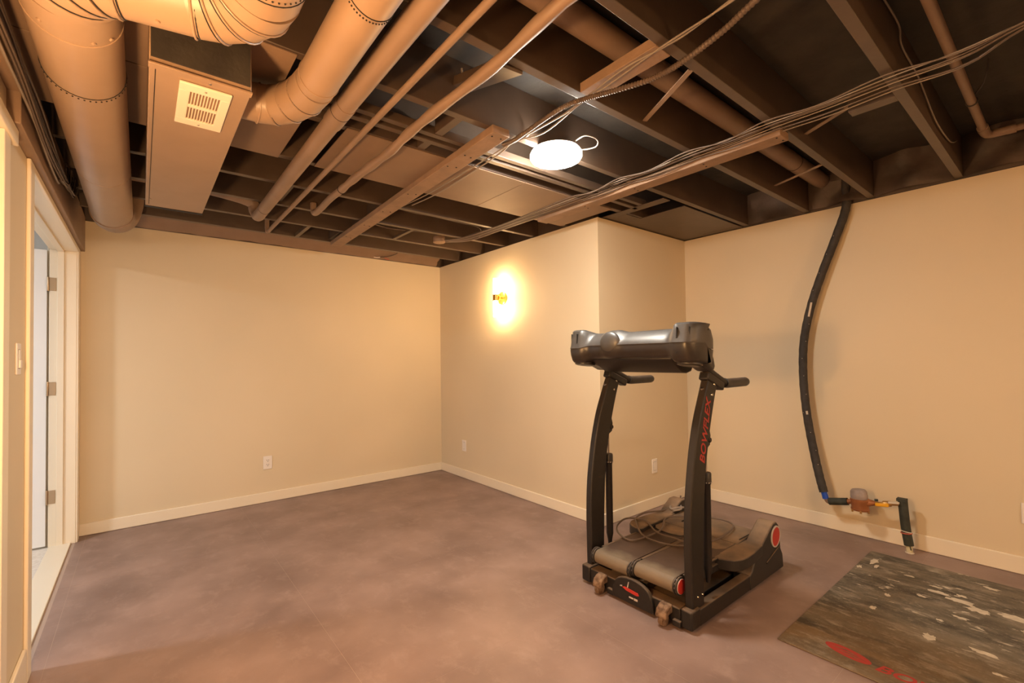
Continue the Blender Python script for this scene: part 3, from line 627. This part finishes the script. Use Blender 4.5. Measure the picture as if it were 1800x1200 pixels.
# ------------------------------------------------------------------ outlets and switches
def plate(name, label, cat, c, n, u, kind):
    # c centre on the wall, n outward normal, u horizontal direction
    c = Vector(c); n = Vector(n); u = Vector(u); z = Vector((0, 0, 1))
    t = thing(name, label, cat, tuple(c), 'white wall plates' if False else None)
    def bx(u0, u1, z0, z1, d0, d1, nm, m, par, bev=0.0):
        mb = MB(); vs = []
        for d in (d0, d1):
            for a, b in ((u0, z0), (u1, z0), (u1, z1), (u0, z1)): vs.append(c + u*a + z*b + n*d)
        mb.add(vs, [(3, 2, 1, 0), (4, 5, 6, 7), (0, 1, 5, 4), (1, 2, 6, 5), (2, 3, 7, 6), (3, 0, 4, 7)])
        return build(mb, nm, m, par, bevel=bev)
    bx(-0.036, 0.036, -0.058, 0.058, 0.0, 0.006, 'cover_plate', 'white', t, 0.003)
    if kind == 'outlet':
        for zc in (0.019, -0.019):
            f = bx(-0.017, 0.017, zc-0.016, zc+0.016, 0.0055, 0.0075, 'receptacle', 'white', t, 0.003)
            for a in (-0.007, 0.007): bx(a-0.0016, a+0.0016, zc-0.001, zc+0.008, 0.0070, 0.0078, 'slot', 'dark', f)
            bx(-0.003, 0.003, zc-0.011, zc-0.006, 0.0070, 0.0078, 'slot', 'dark', f)
    else:
        f = bx(-0.017, 0.017, -0.034, 0.034, 0.0055, 0.0085, 'rocker', 'white', t, 0.002)
        bx(-0.0185, 0.0185, -0.0355, 0.0355, 0.0045, 0.0063, 'rocker_gap', 'dark', t)
        if kind == 'switch': bx(-0.016, 0.016, -0.033, -0.004, 0.008, 0.012, 'rocker_tip', 'white', f, 0.003)
    return t
plate('wall_outlet', 'white duplex outlet low on the far back wall', 'outlet', (0.884, YA, 0.346), (0, -1, 0), (1, 0, 0), 'outlet')
plate('wall_plate', 'white wall plate low on the wall under the sconce', 'wall plate', (XB, 4.045, 0.336), (-1, 0, 0), (0, -1, 0), 'plain')
plate('wall_plate', 'white rocker plate seen between the treadmill uprights', 'wall plate', (3.333, YC, 0.340), (0, -1, 0), (1, 0, 0), 'plain')
plate('wall_outlet', 'white outlet plate cut by the right edge of the photo', 'outlet', (XD, 0.188, 0.342), (-1, 0, 0), (0, -1, 0), 'outlet')
plate('light_switch', 'white rocker light switch on the left wall beside the doorway', 'light switch', (XE, 2.43, 1.262), (1, 0, 0), (0, 1, 0), 'switch')

# ------------------------------------------------------------------ water service pipe on the right wall
ws = thing('water_service_pipe', 'black foam wrapped water pipe with bronze meter on right wall', 'water pipe', (3.79, 1.0, 0.25))
hp = [(3.80, 0.975, 2.52), (3.82, 0.982, 2.404), (3.825, 0.986, 2.260), (3.815, 1.044, 2.073), (3.805, 1.132, 1.825), (3.800, 1.206, 1.588), (3.795, 1.253, 1.342), (3.790, 1.261, 1.092), (3.780, 1.241, 0.825), (3.760, 1.198, 0.567), (3.740, 1.160, 0.395), (3.720, 1.129, 0.288)]
hose = smooth_path(hp, 8)
build(MB().tube(hose, [0.0265 + 0.0009*math.sin(i*2.3) for i in range(len(hose))], 20), 'pipe_insulation', 'foam', ws)
def patch(p, q, r): build(MB().tube([p, q], r, 6), 'torn_patch', 'paper', ws)
patch((3.776, 1.193, 1.62), (3.776, 1.212, 1.52), 0.007); patch((3.756, 1.233, 0.84), (3.756, 1.230, 0.815), 0.007)
for k in range(14):
    q = hose[24 + k*4]; a = random.uniform(2.4, 4.2)
    build(MB().lathe([(0.0028, 0), (0.002, 0.0012)], (q.x + 0.0268*math.cos(a), q.y + 0.0268*math.sin(a), q.z), (math.cos(a), math.sin(a), 0), 5), 'paint_speck', 'paper', ws)
build(MB().tube([(3.720, 1.128, 0.292), (3.720, 1.118, 0.246)], 0.019, 18), 'blue_fitting', 'blue', ws)
build(MB().tube(smooth_path([(3.720, 1.118, 0.262), (3.720, 1.112, 0.236), (3.720, 1.098, 0.227), (3.720, 1.07, 0.234)], 5), 0.0135, 14), 'elbow', 'board', ws)
build(MB().tube([(3.720, 1.098, 0.232), (3.714, 0.990, 0.257)], 0.0240, 18), 'pipe_insulation', 'foam_g', ws)
build(MB().tube([(3.714, 0.990, 0.257), (3.712, 0.965, 0.263)], 0.016, 14), 'union_nut', 'copper', ws)
mt = build(MB().lathe([(0.030, -0.052), (0.049, -0.050), (0.051, -0.040), (0.047, -0.036), (0.048, 0.0), (0.053, 0.012), (0.053, 0.022), (0.046, 0.026)], (3.71, 0.922, 0.268), (0, 0, 1), 28), 'water_meter', 'copper', ws)
build(MB().lathe([(0.046, 0.024), (0.048, 0.046), (0.046, 0.052), (0.045, 0.072), (0.036, 0.084), (0.001, 0.086)], (3.71, 0.922, 0.268), (0, 0.10, 1), 24), 'meter_lid', 'meter_lid', mt)
for a in range(6):
    build(MB().lathe([(0.006, -0.060), (0.006, -0.044)], (3.71+0.049*math.cos(a*PI/3+.3), 0.922+0.049*math.sin(a*PI/3+.3), 0.268), (0, 0, 1), 6), 'meter_bolt', 'brass', mt)
build(MB().tube([(3.711, 0.886, 0.275), (3.712, 0.865, 0.278), (3.714, 0.842, 0.280)], [0.030, 0.021, 0.014], 16), 'meter_outlet', 'copper', mt)
build(MB().tube([(3.712, 0.85, 0.279), (3.740, 0.71, 0.300)], 0.011, 14), 'copper_pipe', 'brass', ws)
build(MB().lathe([(0.016, -0.022), (0.018, -0.018), (0.018, 0.018), (0.016, 0.022)], (3.725, 0.785, 0.289), (0.2, -1, 0.14), 12), 'valve_body', 'brass', ws)
build(MB().bar((3.700, 0.840, 0.277), (3.700, 0.772, 0.286), 0.022, 0.020), 'valve_handle', 'yellow', ws, bevel=0.004)
build(MB().bar((3.71, 0.776, 0.302), (3.71, 0.722, 0.310), 0.020, 0.012), 'pipe_tag', 'paper', ws, bevel=0.002)
build(MB().tube([(3.70, 0.842, 0.304), (3.70, 0.826, 0.306)], 0.008, 10), 'green_cap', 'foam_g', ws)
build(MB().tube(smooth_path([(3.742, 0.712, 0.330), (3.745, 0.702, 0.17), (3.748, 0.688, 0.05)], 5), 0.0245, 20), 'stub_insulation', 'foam_g', ws)
build(MB().box((3.715, 0.690, 0.320), (3.76, 0.738, 0.336)), 'torn_flap', 'foam_g', ws)
build(MB().tube([(3.748, 0.688, 0.07), (3.748, 0.686, 0.001)], 0.0165, 18), 'stub_pipe', 'cream', ws)
build(MB().torus((3.748, 0.686, 0.005), (0, 0, 1), 0.018, 0.005, 20, 6), 'stub_ring', 'paper', ws)
build(MB().torus((3.746, 0.698, 0.125), (0, 0.1, 1), 0.0265, 0.004, 20, 6), 'wire_tie', 'redwire', ws)
build(MB().torus((3.746, 0.698, 0.134), (0.1, -0.1, 1), 0.0265, 0.003, 20, 6), 'wire_tie', 'paper', ws)
build(MB().tube(smooth_path([(3.722, 0.686, 0.12), (3.716, 0.682, 0.08), (3.722, 0.674, 0.03)], 4), 0.003, 6), 'tie_tail', 'foam_g', ws)

# ------------------------------------------------------------------ rubber floor mat
fm = thing('floor_mat', 'stained dark rubber floor mat with red logo lying by the treadmill', 'mat', (2.88, 0.15, 0.0))
build(MB().box((2.178, -0.45, 0.0005), (3.60, 0.848, 0.006), Matrix.Rotation(-0.004, 3, 'Z')), 'mat_sheet', 'mat', fm, bevel=0.002)
n = 40; el = []
mb = MB()
def ell(cx, cy, a, b, z0, z1, cut=None):
    pts = [(cx + b*math.sin(2*PI*i/n)*1.0 + 0.16*a*math.cos(2*PI*i/n), cy + a*math.cos(2*PI*i/n)) for i in range(n)]
    mb.prism(pts, 'z', z0, z1)
ell(2.296, 0.626, 0.082, 0.034, 0.006, 0.0066)
build(mb, 'logo_oval', 'redprint', fm)
mb = MB()
for dx, ya, yb in ((0.012, 0.690, 0.585), (-0.004, 0.665, 0.560), (-0.018, 0.640, 0.575)):
    mb.prism([(2.290+dx, ya), (2.302+dx, (ya+yb)/2), (2.290+dx-0.004, yb), (2.295+dx, (ya+yb)/2)], 'z', 0.0066, 0.0069)
build(mb, 'logo_slash', 'mat', fm)
def splash(cx, cy, lx, ly, seed):
    rg_ = random.Random(seed); n_ = 26; pts = []; lx *= 1.3; ly *= 1.25
    for k in range(n_):
        a = 2*PI*k/n_; r_ = 0.72 + 0.42*noise.noise(Vector((math.cos(a)*1.7 + seed, math.sin(a)*1.7, seed*0.37))) + rg_.uniform(-0.16, 0.16)
        pts.append((cx + lx*r_*math.cos(a), cy + ly*r_*math.sin(a)))
    build(MB().prism(pts, 'z', 0.0058, 0.0064), 'paint_splash', 'splash', fm, smooth=False)
for k, q in enumerate(((3.232, 0.475, 0.020, 0.045), (3.195, 0.40, 0.026, 0.050), (3.150, 0.335, 0.028, 0.050), (3.270, 0.40, 0.014, 0.020), (3.185, 0.215, 0.026, 0.065), (3.06, 0.16, 0.03, 0.03), (3.490, 0.320, 0.014, 0.034), (3.284, 0.829, 0.020, 0.013), (3.43, 0.79, 0.042, 0.018), (3.36, 0.765, 0.03, 0.010), (2.700, 0.435, 0.030, 0.026), (2.800, 0.655, 0.020, 0.012), (3.0, 0.642, 0.018, 0.014), (2.72, 0.27, 0.016, 0.045), (3.0, 0.375, 0.012, 0.03), (3.30, 0.50, 0.01, 0.03), (2.90, 0.43, 0.01, 0.014), (3.35, 0.62, 0.012, 0.02), (3.12, 0.53, 0.01, 0.02), (2.58, 0.22, 0.01, 0.02))):
    splash(*q, k*1.31 + 2)
put_text('lettering', 'BOWFLEX', 0.072, (2.256, 0.532, 0.0064), (0, -1, 0), (1, 0, 0), 'redprint', fm, 0.28, 0.0012, 1.18, 0.0004)

# ------------------------------------------------------------------ treadmill
tm = thing('treadmill', 'black two-belt climbing treadmill with tall uprights and red lettering', 'treadmill', (2.42, 1.425, 0.0))
YM = 1.425
def tp(mb, name, m, bevel=0.0, par=None): return build(mb, name, m, par or tm, bevel=bevel)
# base frame
tp(MB().box((1.925, 1.158, 0.018), (1.995, 1.690, 0.092)), 'front_beam', 'frame', 0.006)
for y0, y1 in ((1.100, 1.156), (1.692, 1.750)):
    tp(MB().box((1.922, y0, 0.012), (2.0, y1, 0.098)), 'corner_cap', 'frame', 0.008)
for y0, y1 in ((1.103, 1.152), (1.698, 1.747)):
    tp(MB().box((2.0, y0, 0.010), (2.51, y1, 0.086)), 'side_rail', 'frame', 0.005)
tp(MB().box((2.0, 1.20, 0.03), (2.6, 1.65, 0.06)).box((2.0, 1.385, 0.06), (2.6, 1.465, 0.10)), 'cross_frame', 'frame', 0.004)
# front badge panel, arched
arch = [(1.285, 0.014), (1.535, 0.014), (1.530, 0.060)]
arch += [(1.41 + 0.105*math.cos(a), 0.090 + 0.050*math.sin(a)) for a in [PI*i/10 for i in range(1, 10)]]
arch += [(1.290, 0.06)]
bp_ = tp(MB().prism(arch, 'x', 1.908, 1.93), 'badge_panel', 'frame', 0.006)
z_ = 0.068
tp(MB().prism([(1.465, z_+0.016), (1.450, z_+0.022), (1.372, z_+0.016), (1.366, z_+0.005), (1.380, z_+0.001), (1.440, z_+0.006)], 'x', 1.9055, 1.9085), 'badge_mark', 'red', 0, bp_)
tp(MB().prism([(1.436, z_+0.022), (1.428, z_+0.052), (1.424, z_+0.052), (1.430, z_+0.022)], 'x', 1.9055, 1.9085).prism([(1.478, z_+0.020), (1.466, z_+0.023), (1.466, z_+0.017), (1.478, z_+0.015)], 'x', 1.9055, 1.9085), 'badge_stroke', 'whiteprint', 0, bp_)
tp(MB().box((1.9062, 1.400, z_-0.024), (1.9085, 1.425, z_-0.017)).box((1.9062, 1.375, z_-0.026), (1.9085, 1.396, z_-0.016)), 'badge_print', 'whiteprint', 0, bp_)
# caster hoods and wheels
for yc in (1.600, 1.225):
    prof = [(1.930, 0.098), (1.900, 0.094), (1.876, 0.078), (1.866, 0.055), (1.866, 0.040), (1.880, 0.040), (1.890, 0.052), (1.91, 0.056), (1.93, 0.056)]
    h = tp(MB().prism(prof, 'y', yc-0.027, yc+0.027), 'wheel_hood', 'rust', 0.006)
    tp(MB().lathe([(0.010, -0.014), (0.026, -0.013), (0.029, -0.008), (0.029, 0.008), (0.026, 0.013), (0.010, 0.014)], (1.893, yc, 0.0295), (0, 1, 0), 24), 'wheel', 'rust', 0, h)
    tp(MB().box((1.908, yc-0.075, 0.012), (1.93, yc-0.035, 0.040)), 'foot_block', 'frame', 0.004)
# uprights
F = [(0.085, 1.953), (0.25, 1.951), (0.40, 1.951), (0.55, 1.960), (0.68, 1.980), (0.80, 2.005), (0.93, 2.044), (1.05, 2.098), (1.14, 2.142)]
B = [(0.085, 2.058), (0.25, 2.062), (0.40, 2.068), (0.55, 2.078), (0.68, 2.095), (0.80, 2.120), (0.93, 2.158), (1.05, 2.200), (1.125, 2.232)]
poly = [(x, z) for z, x in F] + [(x, z) for z, x in reversed(B)]
UP = []
for y0, y1 in ((1.113, 1.152), (1.700, 1.739)):
    R_ = []
    mb = MB()
    Fx = smooth_path([(x, 0, z) for z, x in F], 3); Bx = smooth_path([(x, 0, z) for z, x in B], 3)
    for a, b in zip(Fx, Bx):
        R_.append([Vector((a.x, y0, a.z)), Vector((b.x, y0, b.z)), Vector((b.x, y1, b.z)), Vector((a.x, y1, a.z))])
    u = tp(mb.rings(R_), 'upright', 'frame', 0.006); UP.append(u)
    mb = MB()
    for z, x in ((1.085, 2.112),): mb.lathe([(0.009, 0), (0.008, 0.005), (0.003, 0.006)], (x, (y0+y1)/2, z), (-0.9, 0, 0.4), 12)
    for z, x in ((1.105, 2.19), (1.055, 2.165)): mb.lathe([(0.007, 0), (0.006, 0.004), (0.002, 0.004)], (x, y0, z), (0, -1, 0), 10)
    for z, x in ((0.14, 2.0), (0.14, 2.04)): mb.lathe([(0.006, 0), (0.005, 0.004), (0.002, 0.004)], (x, y0, z), (0, -1, 0), 10)
    tp(mb, 'bolt', 'steel', 0, u)
# lettering on the near upright, reading upward
dv = Vector((2.125-2.052, 0, 1.03-0.735)).normalized()
put_text('lettering', 'BOWFLEX', 0.064, (2.079, 1.1125, 0.733), tuple(dv), (-dv.z, 0, dv.x), 'redprint', UP[0], 0.30, 0.0011, 1.03, 0.0005)
# hydraulic shocks
for yc, s_ in ((1.133, 1), (1.719, -1)):
    x = 2.132
    sh = tp(MB().lathe([(0.010, 0.150), (0.012, 0.175), (0.0165, 0.20), (0.0195, 0.215), (0.0195, 0.615), (0.0225, 0.622)], (x, yc, 0.01), (0, 0, 1), 20), 'shock_absorber', 'frame')
    tp(MB().lathe([(0.024, 0.622), (0.024, 0.668), (0.021, 0.674), (0.006, 0.675)], (x, yc, 0.01), (0, 0, 1), 20), 'shock_collar', 'black', 0.001, sh)
    mb = MB()
    for j in range(12):
        a = 2*PI*j/12; mb.box((x+0.0238*math.cos(a)-0.0022, yc+0.0238*math.sin(a)-0.0022, 0.636), (x+0.0238*math.cos(a)+0.0022, yc+0.0238*math.sin(a)+0.0022, 0.640))
    tp(mb, 'collar_ticks', 'whiteprint', 0, sh)
    tp(MB().lathe([(0.0055, 0.67), (0.0055, 0.86)], (x, yc, 0.0), (0, 0, 1), 12), 'shock_rod', 'steel', 0, sh)
    tp(MB().prism([(2.125, 0.80), (2.152, 0.815), (2.158, 0.86), (2.145, 0.905), (2.130, 0.91)], 'y', yc-0.014, yc+0.014).lathe([(0.012, -0.02), (0.012, 0.02)], (2.146, yc, 0.838), (0, 1, 0), 14), 'shock_bracket', 'frame', 0.003, sh)
# treadles with belts
def treadle(y0, y1, zf, zr, out):
    t = tp(MB().bar((1.98, (y0+y1)/2, zf-0.012), (2.72, (y0+y1)/2, zr-0.012), y1-y0+0.034, 0.040), 'treadle', 'frame', 0.006)
    r = 0.037; xf, xr = 1.955, 2.75; pts = []
    for i in range(13): a = PI/2 + PI*i/12; pts.append((xf + r*math.cos(a), zf + r*math.sin(a)))
    for i in range(13): a = -PI/2 + PI*i/12; pts.append((xr + r*math.cos(a), zr + r*math.sin(a)))
    tp(MB().prism(pts, 'y', y0, y1), 'walking_belt', 'belt', 0.002, t)
    tp(MB().bar((2.0, y0-0.010, zf+0.030), (2.70, y0-0.010, zr+0.030), 0.015, 0.012).bar((2.0, y1+0.010, zf+0.030), (2.70, y1+0.010, zr+0.030), 0.015, 0.012), 'belt_rail', 'frame', 0.003, t)
    for yy, d_ in ((y0-0.001, -1), (y1+0.001, 1)):
        tp(MB().lathe([(0.040, 0), (0.0425, 0.003), (0.0425, 0.008), (0.037, 0.009), (0.037, 0.012), (0.0425, 0.013), (0.0425, 0.019), (0.040, 0.021), (0.034, 0.0215)], (xf, yy, zf), (0, d_, 0), 28), 'roller_cap', 'black', 0.0005, t)
        mb = MB()
        for j in range(12):
            a = 2*PI*j/12; mb.lathe([(0.0042, -0.002), (0.0042, 0.0012), (0.001, 0.0016)], (xf+0.0385*math.cos(a), yy+d_*0.0105, zf+0.0385*math.sin(a)), (math.cos(a), 0, math.sin(a)), 6)
        tp(mb, 'cap_studs', 'steel', 0, t)
        if d_ == out:
            tp(MB().lathe([(0.0345, 0.0), (0.0345, 0.003), (0.032, 0.0035)], (xf, yy+d_*0.021, zf), (0, d_, 0), 28), 'cap_ring', 'whiteprint', 0, t)
            tp(MB().lathe([(0.0325, 0.003), (0.0325, 0.005), (0.001, 0.0062)], (xf, yy+d_*0.021, zf), (0, d_, 0), 28), 'red_disc', 'red', 0, t)
    return t
treadle(1.192, 1.402, 0.180, 0.165, -1)
treadle(1.446, 1.656, 0.163, 0.165, 1)
# rear hood
tp(MB().prism([(2.56, 0.120), (2.56, 0.214), (2.78, 0.226), (2.86, 0.205), (2.93, 0.10), (2.945, 0.012), (2.70, 0.012)], 'y', 1.19, 1.66), 'rear_hood', 'hood', 0.008)
for y0, y1, xa in ((1.205, 1.420, 2.40), (1.432, 1.655, 2.43)):
    q = [(xa+0.06, y0), (xa+0.015, y0+0.03), (xa, y0+0.08), (xa, y1-0.08), (xa+0.015, y1-0.03), (xa+0.06, y1), (2.62, y1), (2.62, y0)]
    tp(MB().prism(q, 'z', 0.196, 0.2085), 'step_plate', 'hood', 0.003)
    tp(MB().lathe([(0.062, 0), (0.060, 0.0015), (0.001, 0.0015)], (xa+0.11, (y0+y1)/2, 0.2085), (0, 0, 1), 28), 'step_pad', 'hood', 0)
def lobe(sgn, z0, z1):
    q = [(2.310, 0.225), (2.312, 0.245), (2.325, 0.285), (2.350, 0.318), (2.390, 0.338), (2.440, 0.343), (2.52, 0.340), (2.66, 0.325), (2.72, 0.322), (2.72, 0.228), (2.62, 0.222), (2.40, 0.222), (2.34, 0.214)]
    return tp(MB().prism([(x, YM + sgn*y) for x, y in q], 'z', z0, z1), 'foot_rail', 'hood', 0.006)
lobe(-1, 0.150, 0.209); lobe(1, 0.165, 0.226)
for sgn in (-1, 1):
    ya, yb = sorted((YM + sgn*0.235, YM + sgn*0.325))
    pod = tp(MB().prism([(2.50, 0.010), (2.50, 0.088), (2.53, 0.10), (2.57, 0.16), (2.64, 0.200), (2.775, 0.278), (2.80, 0.292), (2.845, 0.292), (2.875, 0.268), (2.888, 0.22), (2.898, 0.13), (2.925, 0.09), (2.935, 0.012)], 'y', ya, yb), 'rear_pod', 'hood', 0.007)
    yo = YM + sgn*0.325
    tp(MB().lathe([(0.060, -0.001), (0.060, 0.004), (0.053, 0.006), (0.052, 0.003)], (2.825, yo, 0.214), (0, sgn, 0), 32), 'disc_ring', 'whiteprint', 0, pod)
    tp(MB().lathe([(0.053, 0.0), (0.053, 0.003), (0.001, 0.005)], (2.825, yo, 0.214), (0, sgn, 0), 32), 'red_disc', 'red', 0, pod)
    tp(MB().bar((2.70, yo + sgn*0.002, 0.098), (2.88, yo + sgn*0.002, 0.148), 0.006, 0.010), 'pod_ridge', 'hood', 0.002, pod)
tp(MB().box((2.60, 1.195, 0.222), (2.72, 1.200, 0.224)).box((2.62, 1.55, 0.222), (2.72, 1.556, 0.227)), 'hood_groove', 'dark')
# console: two moulded shells lofted across the machine
def cons_sec(y, part):
    dy = (y - YM)/0.385; a = abs(dy)
    pod = 1.0 if a > 0.74 else (0.0 if a < 0.60 else (a-0.60)/0.14)
    pod = pod*pod*(3-2*pod)
    edge = max(0.0, (a-0.86)/0.14)
    rnd = 1 - math.sqrt(max(0.0, 1 - edge*edge))          # rounded ends
    bump = math.exp(-((y-1.515)/0.055)**4)
    xf = 1.908 - 0.030*pod - 0.016*bump + 0.095*rnd - 0.010*(1-a)
    zs = 1.305 - 0.012*pod*(1 if dy > 0 else 0) 
    zt = 1.372 + 0.022*pod + 0.012*bump - 0.010*rnd + 0.004*a
    zb = 1.238 - 0.022*pod + 0.004*rnd
    xt = xf + 0.066 - 0.030*pod
    xr = 2.10 - 0.085*rnd
    if part == 'up':
        pts = [(xf, zs+0.0016), (xf+0.006, zs+0.018), (xf+(xt-xf)*0.42, zs+(zt-zs)*0.62), (xt-0.014, zt-0.010), (xt-0.002, zt-0.002), (xt+0.012, zt), (xr-0.02, zt-0.030), (xr, zt-0.075), (xr, zs-0.03), (xf+0.02, zs-0.02)]
    else:
        pts = [(xf+0.003, zs-0.0020), (xf+0.02, zs-0.018), (xr, zs-0.035), (xr-0.01, zb+0.005), (xr-0.02, zb-0.012), (xf+0.050, zb-0.004), (xf+0.030, zb), (xf+0.017, zb+0.012), (xf+0.006, zs-0.035), (xf+0.002, zs-0.012)]
    return [Vector((px, y, pz)) for px, pz in pts]
ys = [YM + 0.385*math.sin(PI/2*t/30) if abs(t) > 22 else YM + 0.385*math.sin(PI/2*t/30) for t in range(-30, 31)]
cu_ = tp(MB().rings([cons_sec(y, 'up') for y in ys]), 'console_top', 'console')
cl_ = tp(MB().rings([cons_sec(y, 'low') for y in ys]), 'console_bottom', 'console_low')
# bump cover on the back of the console
mb = MB(); R_ = []
for i in range(9):
    ph = PI/2*i/8; rr = math.cos(ph); R_.append([Vector((1.906 - 0.026*math.sin(ph), 1.515 + 0.064*rr*math.cos(t_), 1.318 + 0.058*rr*math.sin(t_))) for t_ in [2*PI*j/28 for j in range(28)]])
tp(mb.rings(R_), 'back_dome', 'console', 0, cu_)
# vents on the pods
for sgn in (-1, 1):
    mb = MB()
    for k, yv in ((0, 0.300), (1, 0.352)):
        y = YM + sgn*yv
        x = 1.884 if k == 0 else 1.899
        mb.prism([(y-0.004, 1.322), (y+0.004, 1.322), (y+0.001-0.012*sgn*0, 1.375), (y-0.002, 1.372)], 'x', x-0.002, x+0.02)
        mb.prism([(y-0.005, 1.262), (y+0.003, 1.258), (y+0.005, 1.292), (y-0.004, 1.292)], 'x', x-0.001, x+0.02)
    tp(mb, 'vent_slot', 'dark', 0, cu_)
    ysp = YM + sgn*0.315
    tp(MB().lathe([(0.052, 0), (0.056, 0.010), (0.055, 0.016), (0.046, 0.020), (0.001, 0.016)], (1.965, ysp, 1.218), (-0.15, 0, -1), 30), 'speaker_ring', 'console_low', 0, cl_)
    # side arm cover from console down to the upright
    ya, yb = sorted((YM + sgn*0.262, YM + sgn*0.352))
    tp(MB().prism([(1.96, 1.345), (2.03, 1.335), (2.085, 1.295), (2.125, 1.235), (2.14, 1.185), (2.11, 1.165), (2.05, 1.19), (1.97, 1.215)], 'y', ya, yb), 'arm_cover', 'console_low', 0.018, cu_)
# tray below the console
tp(MB().prism([(1.945, 1.240), (2.12, 1.240), (2.15, 1.20), (2.125, 1.168), (2.09, 1.160), (2.05, 1.166), (1.955, 1.222)], 'y', 1.19, 1.68), 'console_tray', 'frame', 0.012)
tp(MB().prism([(2.02, 1.33), (2.14, 1.27), (2.15, 1.275), (2.03, 1.338)], 'y', 1.20, 1.65), 'display_panel', 'black', 0.003)
# handlebars
for sgn, u in ((-1, UP[0]), (1, UP[1])):
    yh = YM + sgn*0.293
    path = smooth_path([(2.04, yh, 1.225), (2.12, yh, 1.192), (2.22, yh, 1.148), (2.31, yh, 1.112), (2.345, yh, 1.103), (2.40, yh, 1.102), (2.56, yh, 1.102)], 5)
    hb = tp(MB().tube(path, 0.0200, 20), 'handlebar', 'frame')
    gp_ = [q for q in path if q.x > 2.325]
    gr = [0.0245]*len(gp_); gp_.append(Vector((2.572, yh, 1.102))); gr.append(0.021); gp_.append(Vector((2.578, yh, 1.102))); gr.append(0.012)
    tp(MB().tube(gp_, gr, 20), 'grip', 'black', 0, hb)
    tp(MB().bar((2.125, yh, 1.150), (2.285, yh, 1.088), 0.050, 0.042), 'handle_clamp', 'frame', 0.008, hb)
# power cord looped on top of the treadles
cp = [(2.86, 1.700, 0.30), (2.80, 1.69, 0.265), (2.70, 1.72, 0.236), (2.56, 1.77, 0.236), (2.44, 1.757, 0.234), (2.36, 1.70, 0.235), (2.27, 1.59, 0.214), (2.25, 1.45, 0.216), (2.32, 1.34, 0.220), (2.50, 1.285, 0.220), (2.63, 1.272, 0.236), (2.745, 1.298, 0.238), (2.80, 1.365, 0.236), (2.78, 1.458, 0.236), (2.68, 1.57, 0.236), (2.57, 1.63, 0.236), (2.44, 1.575, 0.220), (2.35, 1.567, 0.212), (2.17, 1.591, 0.210), (2.185, 1.69, 0.212), (2.255, 1.765, 0.22), (2.35, 1.785, 0.236), (2.412, 1.760, 0.236), (2.43, 1.68, 0.236), (2.36, 1.557, 0.218), (2.345, 1.42, 0.224), (2.34, 1.33, 0.222)]
tp(MB().tube(smooth_path(cp, 7), 0.0052, 8), 'power_cord', 'cable')
tp(MB().tube(smooth_path([(2.70, 1.66, 0.245), (2.76, 1.64, 0.25), (2.80, 1.68, 0.262), (2.76, 1.71, 0.256), (2.71, 1.68, 0.25), (2.75, 1.65, 0.258), (2.81, 1.64, 0.245), (2.85, 1.60, 0.228)], 6), 0.007, 8), 'cord_knot', 'cable_pale')
